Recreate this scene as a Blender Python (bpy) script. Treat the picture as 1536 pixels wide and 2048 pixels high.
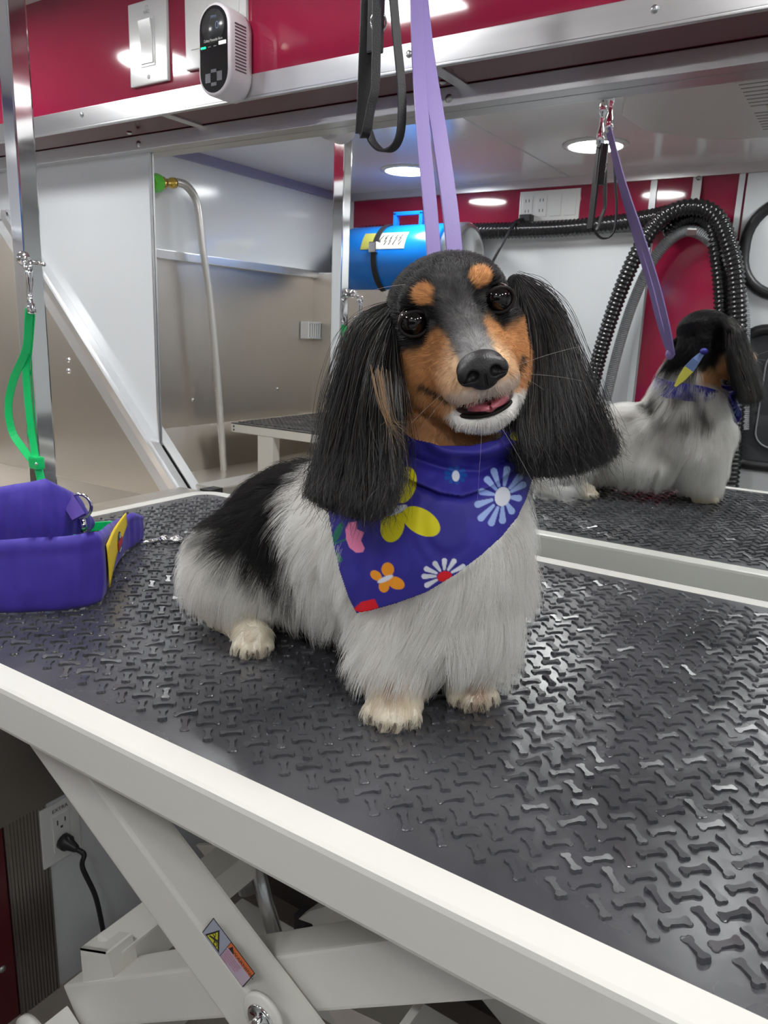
import bpy, bmesh, math, random
import numpy as np
from mathutils import Vector, Matrix

for o in list(bpy.data.objects):
    bpy.data.objects.remove(o, do_unlink=True)
random.seed(7)
rng = np.random.default_rng(11)
scene = bpy.context.scene
COL = scene.collection
PI = math.pi

# ------------------------------------------------------------------ camera, world, exposure
YAW, PITCH, ROLL, FPX = 0.56921914, 0.23605147, -0.0386986, 1500.0
CAM = np.array([0.0, 0.0, 1.09])


def _rot():
    cy, sy = math.cos(YAW), math.sin(YAW)
    cp, sp = math.cos(PITCH), math.sin(PITCH)
    cr, sr = math.cos(ROLL), math.sin(ROLL)
    fwd = np.array([-sy * cp, cy * cp, -sp])
    right = np.array([cy, sy, 0.0])
    down = np.cross(fwd, right)
    return np.array([cr * right + sr * down, -sr * right + cr * down, fwd])


ROT = _rot()
cam_data = bpy.data.cameras.new('camera')
cam_data.sensor_fit = 'HORIZONTAL'
cam_data.sensor_width = 36.0
cam_data.lens = 36.0 * FPX / 1536.0
cam_data.clip_start = 0.02
cam = bpy.data.objects.new('camera', cam_data)
COL.objects.link(cam)
cam.matrix_world = Matrix((
    (ROT[0][0], -ROT[1][0], -ROT[2][0], CAM[0]),
    (ROT[0][1], -ROT[1][1], -ROT[2][1], CAM[1]),
    (ROT[0][2], -ROT[1][2], -ROT[2][2], CAM[2]),
    (0, 0, 0, 1)))
scene.camera = cam
cam_data.dof.use_dof = True
cam_data.dof.focus_distance = 0.56
cam_data.dof.aperture_fstop = 40.0

world = bpy.data.worlds.new('world')
scene.world = world
world.use_nodes = True
world.node_tree.nodes['Background'].inputs[0].default_value = (0.75, 0.8, 0.9, 1)
world.node_tree.nodes['Background'].inputs[1].default_value = 0.25
scene.view_settings.view_transform = 'Standard'
scene.view_settings.look = 'None'
scene.view_settings.gamma = 1.0
scene.view_settings.exposure = 0.78
LAMP_STRENGTH = 32.0
try:
    scene.cycles.max_bounces = 10
    scene.cycles.diffuse_bounces = 7
    scene.cycles.glossy_bounces = 6
    scene.cycles.sample_clamp_indirect = 6.0
except Exception:
    pass

# ------------------------------------------------------------------ measuring helpers (points on known planes of the van)
T = 0.80          # top of the table
YM = 1.0          # mirror plane


def ray(px, py):
    return ROT.T @ np.array([(px - 768) / FPX, (py - 1024) / FPX, 1.0])


def onY(px, py, y):
    r = ray(px, py); return CAM + r * (y / r[1])


def onZ(px, py, z):
    r = ray(px, py); return CAM + r * ((z - CAM[2]) / r[2])


def onX(px, py, x):
    r = ray(px, py); return CAM + r * (x / r[0])


def atD(px, py, d):
    return CAM + ray(px, py) * d


def flip(p):      # a thing seen in the mirror stands on this side of it
    return np.array([p[0], 2 * YM - p[1], p[2]])


def mY(px, py, yv):
    return flip(onY(px, py, yv))


def mZ(px, py, z):
    return flip(onZ(px, py, z))


def mX(px, py, x):
    return flip(onX(px, py, x))


# ------------------------------------------------------------------ object helpers
def set_parent(o, parent):
    if parent is not None:
        o.parent = parent
        w = Vector(parent.location) if parent.type == 'EMPTY' else Vector((0, 0, 0))   # meshes are built in world coordinates
        o.matrix_parent_inverse = Matrix.Translation(-w)


def tag(o, label=None, cat=None, group=None, kind=None):
    if label: o['label'] = label
    if cat: o['category'] = cat
    if group: o['group'] = group
    if kind: o['kind'] = kind
    return o


def thing(name, loc, label, cat, group=None):
    o = bpy.data.objects.new(name, None)
    o.location = tuple(float(c) for c in loc)
    o.empty_display_size = 0.02
    COL.objects.link(o)
    return tag(o, label, cat, group)


class MB:
    """collects faces, becomes one mesh object"""

    def __init__(s):
        s.v = []; s.f = []; s.m = []; s.n = 0; s.smooth = []

    def add(s, v, f, mi=0, smooth=False):
        v = np.asarray(v, float).reshape(-1, 3)
        s.v.append(v)
        for q in f:
            s.f.append([int(i) + s.n for i in q]); s.m.append(mi); s.smooth.append(smooth)
        s.n += len(v)
        return s

    def box(s, a, b, mi=0, bev=0.0, basis=None, origin=(0, 0, 0)):
        x0, y0, z0 = np.minimum(a, b); x1, y1, z1 = np.maximum(a, b)
        if bev <= 0:
            v = [(x, y, z) for z in (z0, z1) for y in (y0, y1) for x in (x0, x1)]
            f = [(0, 2, 3, 1), (4, 5, 7, 6), (0, 1, 5, 4), (2, 6, 7, 3), (0, 4, 6, 2), (1, 3, 7, 5)]
            v = np.array(v)
        else:
            bm = bmesh.new()
            bmesh.ops.create_cube(bm, size=1.0)
            for q in bm.verts:
                q.co = Vector(((q.co.x + .5) * (x1 - x0) + x0, (q.co.y + .5) * (y1 - y0) + y0, (q.co.z + .5) * (z1 - z0) + z0))
            bmesh.ops.bevel(bm, geom=list(bm.edges), offset=bev, segments=2, affect='EDGES', profile=0.7)
            bm.verts.index_update()
            v = np.array([tuple(q.co) for q in bm.verts]); f = [[q.index for q in p.verts] for p in bm.faces]
            bm.free()
        if basis is not None:
            v = v @ np.asarray(basis, float)
        v = v + np.asarray(origin, float)
        return s.add(v, f, mi, False)

    def prism(s, poly, d, mi=0, smooth=False):
        """poly: list of 3D points, d: extrusion vector"""
        p = np.asarray(poly, float); n = len(p); d = np.asarray(d, float)
        v = np.vstack([p, p + d])
        nrm = np.zeros(3)
        for i in range(n):
            nrm += np.cross(p[i] - p[0], p[(i + 1) % n] - p[0])
        if nrm @ d > 0:
            f = [list(range(n))[::-1], list(range(n, 2 * n))]
            f += [(i, (i + 1) % n, n + (i + 1) % n, n + i) for i in range(n)]
        else:
            f = [list(range(n)), list(range(n, 2 * n))[::-1]]
            f += [((i + 1) % n, i, n + i, n + (i + 1) % n) for i in range(n)]
        return s.add(v, f, mi, smooth)

    def tube(s, pts, r, seg=10, mi=0, cap=True, closed=False, flat=None):
        """round tube; r number or list; flat=(w,t) rectangular section with up vector from frame"""
        P = np.asarray(pts, float); n = len(P)
        R = np.full(n, r, float) if np.isscalar(r) else np.asarray(r, float)
        tan = np.gradient(P, axis=0)
        if closed:
            tan = np.roll(P, -1, 0) - np.roll(P, 1, 0)
        tan /= np.linalg.norm(tan, axis=1)[:, None] + 1e-12
        a = np.array([0, 0, 1.0]) if abs(tan[0][2]) < .9 else np.array([1.0, 0, 0])
        u = np.cross(tan[0], a); u /= np.linalg.norm(u)
        vs = []
        for i in range(n):
            u = u - tan[i] * (u @ tan[i]); u /= np.linalg.norm(u)
            w = np.cross(tan[i], u)
            for k in range(seg):
                t = 2 * PI * k / seg
                vs.append(P[i] + R[i] * (math.cos(t) * u + math.sin(t) * w))
        f = []
        for i in range(n if closed else n - 1):
            j = (i + 1) % n
            for k in range(seg):
                k2 = (k + 1) % seg
                f.append((i * seg + k, i * seg + k2, j * seg + k2, j * seg + k))
        if cap and not closed:
            f.append(list(range(seg))[::-1]); f.append([(n - 1) * seg + k for k in range(seg)])
        return s.add(vs, f, mi, True)

    def ribbon(s, pts, side, w, t, mi=0):
        """flat strap: pts centre line, side = vector(s) of the width direction"""
        P = np.asarray(pts, float); n = len(P)
        S = np.asarray(side, float)
        if S.ndim == 1: S = np.tile(S, (n, 1))
        W = np.full(n, w, float) if np.isscalar(w) else np.asarray(w, float)
        tan = np.gradient(P, axis=0); tan /= np.linalg.norm(tan, axis=1)[:, None] + 1e-12
        S = S - tan * (S * tan).sum(1)[:, None]; S /= np.linalg.norm(S, axis=1)[:, None] + 1e-12
        N = np.cross(tan, S)
        sec = [(-.5, -.35), (-.46, -.5), (.46, -.5), (.5, -.35), (.5, .35), (.46, .5), (-.46, .5), (-.5, .35)]
        vs = []
        for i in range(n):
            for a, b in sec:
                vs.append(P[i] + S[i] * a * W[i] + N[i] * b * t)
        k = len(sec); f = []
        for i in range(n - 1):
            for j in range(k):
                j2 = (j + 1) % k
                f.append((i * k + j, i * k + j2, (i + 1) * k + j2, (i + 1) * k + j))
        f.append(list(range(k))[::-1]); f.append([(n - 1) * k + j for j in range(k)])
        return s.add(vs, f, mi, False)

    def lathe(s, prof, c, ax, seg=24, mi=0, smooth=True):
        """prof: list of (radius, height along axis)"""
        c = np.asarray(c, float); ax = np.asarray(ax, float); ax = ax / np.linalg.norm(ax)
        a = np.array([0, 0, 1.0]) if abs(ax[2]) < .9 else np.array([1.0, 0, 0])
        u = np.cross(ax, a); u /= np.linalg.norm(u); w = np.cross(ax, u)
        vs = []
        for r, h in prof:
            for k in range(seg):
                t = 2 * PI * k / seg
                vs.append(c + ax * h + r * (math.cos(t) * u + math.sin(t) * w))
        f = []
        for i in range(len(prof) - 1):
            for k in range(seg):
                k2 = (k + 1) % seg
                f.append((i * seg + k, i * seg + k2, (i + 1) * seg + k2, (i + 1) * seg + k))
        if prof[0][0] > 1e-6: f.append(list(range(seg))[::-1])
        if prof[-1][0] > 1e-6: f.append([(len(prof) - 1) * seg + k for k in range(seg)])
        return s.add(vs, f, mi, smooth)

    def sphere(s, c, r, seg=20, ring=12, mi=0, basis=None):
        c = np.asarray(c, float); r = np.ones(3) * np.asarray(r, float)
        vs = []; f = []
        for i in range(ring + 1):
            ph = PI * i / ring
            for k in range(seg):
                t = 2 * PI * k / seg
                p = np.array([math.sin(ph) * math.cos(t), math.sin(ph) * math.sin(t), math.cos(ph)]) * r
                if basis is not None: p = p @ np.asarray(basis)
                vs.append(c + p)
        for i in range(ring):
            for k in range(seg):
                k2 = (k + 1) % seg
                f.append((i * seg + k, (i + 1) * seg + k, (i + 1) * seg + k2, i * seg + k2))
        return s.add(vs, f, mi, True)

    def build(s, name, mats, parent=None, auto=True):
        me = bpy.data.meshes.new(name)
        v = np.vstack(s.v)
        me.from_pydata(v.tolist(), [], s.f)
        if not isinstance(mats, (list, tuple)): mats = [mats]
        for m in mats: me.materials.append(m)
        me.polygons.foreach_set('material_index', s.m)
        me.polygons.foreach_set('use_smooth', s.smooth)
        me.update()
        o = bpy.data.objects.new(name, me)
        COL.objects.link(o)
        set_parent(o, parent)
        return o


def curve_pts(P, n=40):
    """Catmull-Rom through points"""
    P = np.asarray(P, float)
    Q = np.vstack([2 * P[0] - P[1], P, 2 * P[-1] - P[-2]])
    out = []
    m = len(P) - 1
    for u in np.linspace(0, m - 1e-9, n):
        i = int(u); t = u - i
        p0, p1, p2, p3 = Q[i], Q[i + 1], Q[i + 2], Q[i + 3]
        out.append(.5 * ((2 * p1) + (-p0 + p2) * t + (2 * p0 - 5 * p1 + 4 * p2 - p3) * t * t + (-p0 + 3 * p1 - 3 * p2 + p3) * t ** 3))
    return np.array(out)


def struct(o):
    o['kind'] = 'structure'; return o


def text_mesh(name, body, origin, right, up, size, m, parent, depth=0.0003, align='CENTER', squeeze=1.0):
    cu = bpy.data.curves.new(name, 'FONT')
    cu.body = body; cu.size = 1.0; cu.align_x = align; cu.align_y = 'CENTER'; cu.resolution_u = 3
    tmp = bpy.data.objects.new('tmp_text', cu); COL.objects.link(tmp)
    dg = bpy.context.evaluated_depsgraph_get(); dg.update()
    me = bpy.data.meshes.new_from_object(tmp.evaluated_get(dg))
    bpy.data.objects.remove(tmp, do_unlink=True)
    r = np.asarray(right, float); r = r / np.linalg.norm(r)
    u = np.asarray(up, float); u = u / np.linalg.norm(u)
    n = np.cross(r, u)
    o0 = np.asarray(origin, float)
    co = np.zeros(len(me.vertices) * 3); me.vertices.foreach_get('co', co); co = co.reshape(-1, 3)
    w = o0 + co[:, :1] * size * squeeze * r + co[:, 1:2] * size * u + n * depth
    me.vertices.foreach_set('co', w.ravel()); me.name = name
    me.materials.clear(); me.materials.append(m); me.update()
    o = bpy.data.objects.new(name, me); COL.objects.link(o); set_parent(o, parent)
    return o


# ------------------------------------------------------------------ materials
def mat(name, col, rough=.5, metal=0.0, spec=.5, coat=0.0, bump=None, mottled=None, emit=None, trans=0.0, alpha=1.0, aniso=None, sheen=0):
    m = bpy.data.materials.new(name); m.use_nodes = True
    nt = m.node_tree; b = nt.nodes['Principled BSDF']
    b.inputs['Base Color'].default_value = (*col, 1)
    b.inputs['Roughness'].default_value = rough
    b.inputs['Metallic'].default_value = metal
    b.inputs['Specular IOR Level'].default_value = spec
    if coat:
        b.inputs['Coat Weight'].default_value = coat; b.inputs['Coat Roughness'].default_value = .05
    if sheen: b.inputs['Sheen Weight'].default_value = sheen
    if trans: b.inputs['Transmission Weight'].default_value = trans
    if emit:
        b.inputs['Emission Color'].default_value = (*emit[0], 1); b.inputs['Emission Strength'].default_value = emit[1]
    tc = nt.nodes.new('ShaderNodeTexCoord')
    if bump:   # (scale, strength, distance[, stretch xyz])
        mp = nt.nodes.new('ShaderNodeMapping'); nz = nt.nodes.new('ShaderNodeTexNoise'); bp = nt.nodes.new('ShaderNodeBump')
        mp.inputs['Scale'].default_value = bump[3] if len(bump) > 3 else (1, 1, 1)
        nz.inputs['Scale'].default_value = bump[0]; nz.inputs['Detail'].default_value = 3
        bp.inputs['Strength'].default_value = bump[1]; bp.inputs['Distance'].default_value = bump[2]
        nt.links.new(tc.outputs['Object'], mp.inputs[0]); nt.links.new(mp.outputs[0], nz.inputs['Vector'])
        nt.links.new(nz.outputs['Fac'], bp.inputs['Height']); nt.links.new(bp.outputs[0], b.inputs['Normal'])
    if mottled:  # (scale, colour2, stretch, rough variation)
        mp = nt.nodes.new('ShaderNodeMapping'); nz = nt.nodes.new('ShaderNodeTexNoise'); rp = nt.nodes.new('ShaderNodeValToRGB')
        mp.inputs['Scale'].default_value = mottled[2]
        nz.inputs['Scale'].default_value = mottled[0]; nz.inputs['Detail'].default_value = 4
        rp.color_ramp.elements[0].position = .35; rp.color_ramp.elements[1].position = .68
        rp.color_ramp.elements[0].color = (*col, 1); rp.color_ramp.elements[1].color = (*mottled[1], 1)
        nt.links.new(tc.outputs['Object'], mp.inputs[0]); nt.links.new(mp.outputs[0], nz.inputs['Vector'])
        nt.links.new(nz.outputs['Fac'], rp.inputs[0]); nt.links.new(rp.outputs[0], b.inputs['Base Color'])
        if len(mottled) > 3:
            mr = nt.nodes.new('ShaderNodeMapRange')
            mr.inputs['To Min'].default_value = rough; mr.inputs['To Max'].default_value = mottled[3]
            nt.links.new(nz.outputs['Fac'], mr.inputs[0]); nt.links.new(mr.outputs[0], b.inputs['Roughness'])
    return m


M_WHITE = mat('white_panel', (.74, .77, .79), .12, bump=(2.5, .06, .02))
M_WHITE2 = mat('white_wall_lower', (.66, .68, .70), .25, bump=(3, .05, .01))
M_CEIL = mat('white_ceiling', (.76, .75, .75), .18, bump=(2.0, .05, .02))
M_RED = mat('red_gloss_panel', (.27, .012, .045), .08, spec=.6, mottled=(3, (.33, .016, .055), (1, 1, 1)))
M_STEEL = mat('brushed_stainless', (.70, .655, .60), .26, metal=1, bump=(60, .10, .002, (.02, 1, 1)), mottled=(1.6, (.76, .72, .66), (1, .3, .3), .36))
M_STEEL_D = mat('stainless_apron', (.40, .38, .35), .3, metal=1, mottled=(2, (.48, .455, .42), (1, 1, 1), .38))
M_ALU = mat('brushed_aluminium', (.72, .725, .73), .27, metal=1, mottled=(7, (.80, .80, .80), (.3, 4, 4), .4))
M_CHROME = mat('chrome', (.82, .82, .82), .08, metal=1)
M_ZINC = mat('zinc', (.55, .57, .58), .3, metal=1)
M_MIRROR = mat('mirror_glass', (.90, .915, .91), .0, metal=1)
M_CREAM = mat('cream_powder_coat', (.73, .72, .67), .33, bump=(420, .12, .0006), spec=.5)
M_RUBBER = mat('black_rubber', (.042, .043, .049), .17, spec=.9, bump=(45, .22, .0015), mottled=(12, (.070, .071, .079), (1, 1, 1), .36))
M_PLATE = mat('white_plate_plastic', (.70, .71, .70), .16)
M_SLOT = mat('dark_slot', (.02, .02, .02), .5)
M_INK = mat('grey_print', (.12, .12, .12), .6)
M_BLACKG = mat('black_gloss', (.012, .012, .014), .12)
M_BLACK = mat('black_plastic', (.015, .015, .017), .4)
M_WEB = mat('black_webbing', (.018, .018, .02), .55, bump=(900, .6, .001))
M_PURPLE_L = mat('purple_strap', (.25, .185, .44), .45, bump=(700, .15, .0006))
M_GREEN = mat('green_strap', (.0, .62, .16), .38, bump=(600, .1, .0005))
M_NYLON = mat('purple_nylon', (.052, .028, .36), .6, bump=(9, .6, .02), sheen=.12)
M_YELLOW = mat('yellow_patch', (.85, .62, .02), .6)
M_BLUE = mat('blue_enamel', (.005, .20, .72), .22, coat=.5)
M_HOSE_B = mat('black_hose', (.012, .012, .013), .16, spec=.7)
M_HOSE_G = mat('grey_hose', (.25, .26, .27), .35)
M_FLOOR = mat('grey_brown_vinyl', (.26, .23, .21), .45, mottled=(6, (.32, .285, .26), (1, 1, 1)))
M_BRASS = mat('brass', (.80, .55, .12), .2, metal=1)
M_GLASS_D = mat('dark_glass', (.05, .055, .06), .05)
M_DOOR = mat('white_door_paint', (.70, .73, .75), .2)
M_AC = mat('beige_plastic', (.62, .60, .58), .4)
M_LENS = mat('lamp_lens', (1, 1, 1), .3, emit=((.98, .985, .98), LAMP_STRENGTH))

# ================================================================== THE SETTING
XL, XR, YB, H, ZF = -1.95, 1.55, -0.65, 1.625, -0.05
struct(MB().box((XL - .05, YB - .05, ZF - .04), (XR + .05, 1.08, ZF)).build('floor', M_FLOOR))
struct(MB().box((XL - .05, YB - .05, H), (XR + .05, 1.08, H + .04)).build('ceiling', M_CEIL))
# mirror side of the van: white lining behind the mirror
struct(MB().box((XL - .05, 1.012, ZF), (XR, 1.05, H)).build('wall_mirror_side', M_WHITE2))
struct(MB().box((XL - .04, YB, ZF), (XL, 1.012, H)).build('wall_tub_end', M_WHITE))
struct(MB().box((XR, YB, ZF), (XR + .04, 1.012, H)).build('wall_cab_end', M_WHITE))
# opposite wall: white lower lining, red band above, red pillar next to the door
struct(MB().box((XL, YB - .04, ZF), (XR, YB, H)).build('wall_opposite', M_WHITE))
struct(MB().box((-1.895, YB, 1.462), (-.40, YB + .006, 1.60)).box((-.69, YB, .55), (-.40, YB + .006, 1.462)).build('trim_1', M_RED))
rail = MB().box((XL, YB, 1.596), (XR, YB + .022, H)).box((-1.895, YB, 1.435), (-.70, YB + .03, 1.462))
struct(rail.build('trim_2', M_ALU))
pil = MB().box((-.715, YB + .006, .55), (-.695, YB + .013, 1.60)).box((-.452, YB + .006, 1.1), (-.435, YB + .013, 1.60)) \
    .box((-1.915, YB, 1.30), (-1.893, YB + .012, 1.60))
struct(pil.build('trim_3', M_DOOR))
struct(MB().box((XL, YB, 1.595), (XL + .012, .89, H)).build('trim_4', mat('lavender_strip', (.30, .29, .42), .35)))
# thin panel joints on the ceiling
struct(MB().box((-.995, YB, H - .002), (-.987, .89, H)).build('trim_5', M_DOOR))

# the boxed chase over the mirror: red gloss front and soffit
CH = .895; ZS = 1.414
struct(MB().box((XL, CH, ZS + .004), (XR, CH + .010, H)).build('wall_chase', M_RED))
struct(MB().box((XL, CH, ZS), (XR, 1.0, ZS + .004)).build('trim_11', mat('shaded_red_soffit', (.10, .006, .018), .1, spec=.6)))  # the red gloss again, darkened in its colour for the shade under the chase
struct(MB().box((-1.03, 1.006, ZF), (XR, 1.012, .60)).build('trim_12', mat('brown_lower_lining', (.11, .095, .085), .4)))
fr = thing('chase_corner_rail', (-.4, CH, ZS), 'long brushed aluminium angle along the lower edge of the red panel', 'rail')
MB().box((XL, CH - .0035, ZS), (XR, CH, ZS + .029), bev=.0008).box((XL, CH - .0035, ZS - .003), (XR, CH + .004, ZS), bev=.0008).build('angle', M_ALU, fr)
for px, py in ((164, 229), (818, 108), (1310, 18)):
    p = onY(px, py, CH - .0035)
    MB().lathe([(.0042, 0), (.0042, .0012), (.0030, .0022), (.0012, .0026), (.0, .0026)], p, (0, -1, 0), 16).build('screw', M_ZINC, fr)
wr = thing('mirror_top_rail', (-.4, .975, 1.39), 'long aluminium rail between the soffit and the top of the mirror', 'rail')
MB().box((XL, .974, 1.389), (XR, .999, ZS - .001), bev=.001).build('bar', M_ALU, wr)
for px, py in ((277, 288), (898, 197)):
    p = onY(px, py, .974)
    MB().lathe([(.0055, 0), (.0055, .001), (.0032, .002), (.0032, .003), (.0, .003)], p, (0, -1, 0), 16).build('screw', M_ZINC, wr)
    MB().lathe([(.0045, 0), (.0045, .001), (.0025, .0022), (.0, .0025)], (p[0], .955, ZS - .001), (0, 0, -1), 14).build('screw', M_ZINC, wr)
for i, x in enumerate((-.527, -1.02, .12)):
    o = MB().box((x - .009, CH + .004, ZS - .0022), (x + .009, .974, ZS - .0002)).build('soffit_strip', M_ALU)
    tag(o, ('aluminium cross strip under the soffit beside the purple leash', 'aluminium cross strip under the soffit below the alarm', 'aluminium cross strip under the soffit past the right edge')[i], 'strip', 'soffit strips')

# mirror glass
mir = MB().box((-1.172, YM, .70), (1.30, YM + .006, 1.392)).build('mirror', M_MIRROR)
tag(mir, 'large frameless wall mirror behind the grooming table', 'mirror')
# white lining panel left of the mirror with a metal edge
lp = thing('lining_panel', (-1.5, .9965, .75), 'glossy white wall panel left of the mirror above the tub', 'panel')
MB().box((XL, .9965, .73), (-1.175, 1.011, 1.389)).build('board', M_WHITE, lp)
MB().box((-1.175, .9955, .77), (-1.171, .9995, 1.389), bev=.0005).build('edge_strip', M_ALU, lp)

# ------------------------------------------------------------------ dog tub at the left end
tub = thing('bathing_tub', (-1.5, .3, ZF), 'stainless steel dog bathing tub with high side panels', 'tub')
YT = -.45
M_TRIM = mat('bright_trim', (.86, .87, .88), .25, metal=.75)


def side_panel(y, t, name, brace_sgn):
    poly = [(-1.948, y, .50), (-1.085, y, .50), (-1.085, y, .765), (-1.605, y, 1.300), (-1.948, y, 1.300)]
    o = MB().prism(poly, (0, t, 0)).build(name, M_STEEL, tub)
    b = MB()
    # angle trim on the sloping edge
    a0 = np.array([-1.075, y, .757]); a1 = np.array([-1.612, y, 1.310])
    d = (a1 - a0) / np.linalg.norm(a1 - a0); nrm = np.array([-d[2], 0, d[0]])
    if nrm[0] > 0: nrm = -nrm
    q = [a0, a1, a1 + nrm * .047, a0 + nrm * .047]
    b.prism(q, (0, -.004 * brace_sgn, 0))
    q2 = [a0 + np.array([0, -.004 * brace_sgn, 0]), a1 + np.array([0, -.004 * brace_sgn, 0]), a1 + np.array([0, .014 * brace_sgn, 0]), a0 + np.array([0, .014 * brace_sgn, 0])]
    b.prism(q2, -nrm * .003)
    o1 = np.array([0, -.0041 * brace_sgn, 0]); o2 = np.array([0, -.0125 * brace_sgn, 0])
    b.add([a0 + o1, a1 + o1, a1 + nrm * .024 + o1, a0 + nrm * .024 + o1, a0 + o2, a1 + o2], [(0, 1, 5, 4), (4, 5, 2, 3), (0, 4, 3), (1, 2, 5), (0, 3, 2, 1)])
    b.box((-1.948, y - .004, 1.290), (-1.60, y + .016 * brace_sgn, 1.306))
    b.build('edge_trim', M_TRIM, tub)
    return o


side_panel(.982, .003, 'side_panel', 1)
side_panel(YT, -.003, 'side_panel', -1)
MB().box((-1.948, YT, .50), (-1.944, .982, 1.285)).build('back_panel', M_STEEL, tub)
MB().box((-1.948, YT, 1.285), (-1.925, .982, 1.312), bev=.002).build('top_trim', M_TRIM, tub)
# bowl: sloping lower faces, floor, front ledge and apron
MB().prism([(-1.944, .979, .752), (-1.10, .979, .752), (-1.10, .955, .60), (-1.944, .955, .60)], (0, .003, 0)) \
    .prism([(-1.944, YT, .752), (-1.10, YT, .752), (-1.10, YT + .03, .60), (-1.944, YT + .03, .60)], (0, -.003, 0)) \
    .prism([(-1.944, YT, .752), (-1.944, .98, .752), (-1.91, .95, .60), (-1.91, YT + .03, .60)], (-.003, 0, 0)) \
    .box((-1.944, YT, .595), (-1.08, .979, .60)).build('bowl', M_STEEL, tub)
MB().box((-1.095, YT, .595), (-1.035, .982, .784), bev=.003).build('front_ledge', M_STEEL, tub)
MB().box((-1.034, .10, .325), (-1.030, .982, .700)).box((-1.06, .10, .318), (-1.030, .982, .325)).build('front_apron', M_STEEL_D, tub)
MB().box((-1.045, .9825, .745), (-1.02, .999, .787)).build('end_cap', M_BLACK, tub)
for px, py in ((137, 720), (137, 742), (20, 810)):
    MB().sphere(onY(px, py, .981), (.006, .004, .006), 12, 8).build('rivet', M_CHROME, tub)
MB().sphere(mX(386, 800, -1.943), (.004, .006, .006), 12, 8).build('rivet', M_CHROME, tub)
MB().sphere(mX(555, 778, -1.943), (.004, .006, .006), 12, 8).build('rivet', M_CHROME, tub)
# caulk joint at the crease
MB().box((-1.93, .9795, .7485), (-1.10, .9812, .7508)).build('seam', mat('joint_grey', (.20, .18, .16), .5), tub)

# raised grooming step inside the tub (seen in the mirror)
sp = thing('tub_step', (-1.45, .45, .6), 'white framed step with a black perforated mat standing in the tub', 'step')
Zs = .762
sx0, sx1, sy0, sy1 = -1.865, -1.13, -.425, .095
MB().box((sx0, sy0, Zs - .032), (sx1, sy1, Zs - .004), bev=.002).build('frame', M_CREAM, sp)
mm = MB().box((sx0, sy0, Zs - .004), (sx1, sy1, Zs))
for i in range(35):
    for j in range(24):
        cx = sx0 + .016 + i * .0205; cy = sy0 + .016 + j * .0205
        mm.box((cx - .007, cy - .007, Zs), (cx + .007, cy + .007, Zs + .0025))
mm.build('mat', M_RUBBER, sp)
for x in (sx0 + .155, sx1 - .10):
    for y in (sy0 + .05, sy1 - .02):
        MB().box((x - .034, y - .018, .60), (x + .034, y + .018, Zs - .032), bev=.002).build('leg', M_CREAM, sp)
for dz in (.010, .022):
    MB().sphere((sx0 + .012, sy1, Zs - dz - .002), (.004, .001, .004), 8, 6).build('screw', M_SLOT, sp)

# white ribbed hair trap in the far tub corner
hb = thing('ribbed_basket', mX(630, 680, -1.93), 'small white ribbed plastic basket fixed in the far tub corner', 'basket')
a = mX(606, 646, -1.93); b = mX(662, 678, -1.93)
bb = MB().box((-1.94, a[1], a[2]), (-1.90, b[1], a[2] + .006)).box((-1.94, a[1], b[2]), (-1.90, b[1], b[2] + .005))
for i in range(14):
    y = a[1] + (b[1] - a[1]) * i / 13
    bb.box((-1.94, y - .0025, b[2]), (-1.90, y + .0025, a[2] + .002))
bb.build('ribs', M_PLATE, hb)
MB().box((-1.943, a[1], b[2]), (-1.938, b[1], a[2])).build('back', mat('grey_back', (.35, .35, .35), .5), hb)

# shower hose hanging in the tub
HX = -1.93
hs = thing('shower_hose', mX(330, 366, HX), 'flexible steel shower hose on a brass fitting above the tub', 'hose')
pts = [mX(px, py, HX + dx) for px, py, dx in ((352, 364, .02), (372, 371, .035), (390, 395, .04), (398, 430, .045), (406, 500, .05), (418, 580, .055), (428, 680, .06), (438, 800, .065), (445, 900, .07), (450, 975, .08))]
P = curve_pts(pts, 420)
R = .0115 + .0016 * np.cos(np.arange(420) * PI)
MB().tube(P, R, 10).build('hose', mat('steel_braid', (.72, .71, .68), .3, metal=.55), hs)
c0 = mX(318, 366, HX + .02); c1 = mX(354, 366, HX + .02)
dv = (c1 - c0) / np.linalg.norm(c1 - c0)
MB().lathe([(.012, 0), (.019, .004), (.019, .016), (.013, .020), (.013, .045), (.016, .048), (.016, .062), (.0, .062)], c0, dv, 12).build('fitting', M_BRASS, hs)
MB().lathe([(.024, -.03), (.027, -.02), (.027, .0), (.020, .006), (.0, .006)], c0, dv, 8, smooth=False).build('collar', mat('green_fitting', (.10, .50, .05), .3), hs)
MB().tube([c0 - dv * .03, c0 - dv * .10], .012, 10).build('stub', M_BRASS, hs)

# lower structure under the apron: white lining with outlet, ribbed corner trim
struct(MB().box((-1.06, .672 - .05, ZF), (-1.036, 1.01, .317)).build('trim_6', M_WHITE2))
rb = MB()
rb.box((-1.05, .55, ZF), (-1.036, .622, .317))
for i in range(12):
    y = .553 + i * .0058
    rb.box((-1.036, y, ZF), (-1.0335, y + .0036, .317))
struct(rb.build('trim_7', mat('ribbed_aluminium', (.42, .40, .38), .3, metal=1)))
struct(MB().box((-1.06, .10, ZF), (-1.04, .549, .317)).build('trim_8', mat('dark_red_panel', (.10, .01, .015), .2)))
tag(MB().lathe([(.006, 0), (.006, .001), (.003, .003), (0, .003)], onX(5, 1938, -1.04), (1, 0, 0), 14).build('panel_screw', M_ZINC), 'round zinc screw on the dark red panel under the tub', 'screw')

# power outlet with a black plug
ox = -1.036
c = onX(123, 1655, ox)
og = thing('power_outlet', c, 'white duplex power outlet marked EXTRA below the tub apron', 'outlet')
hw, hh = .036, .058
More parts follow.
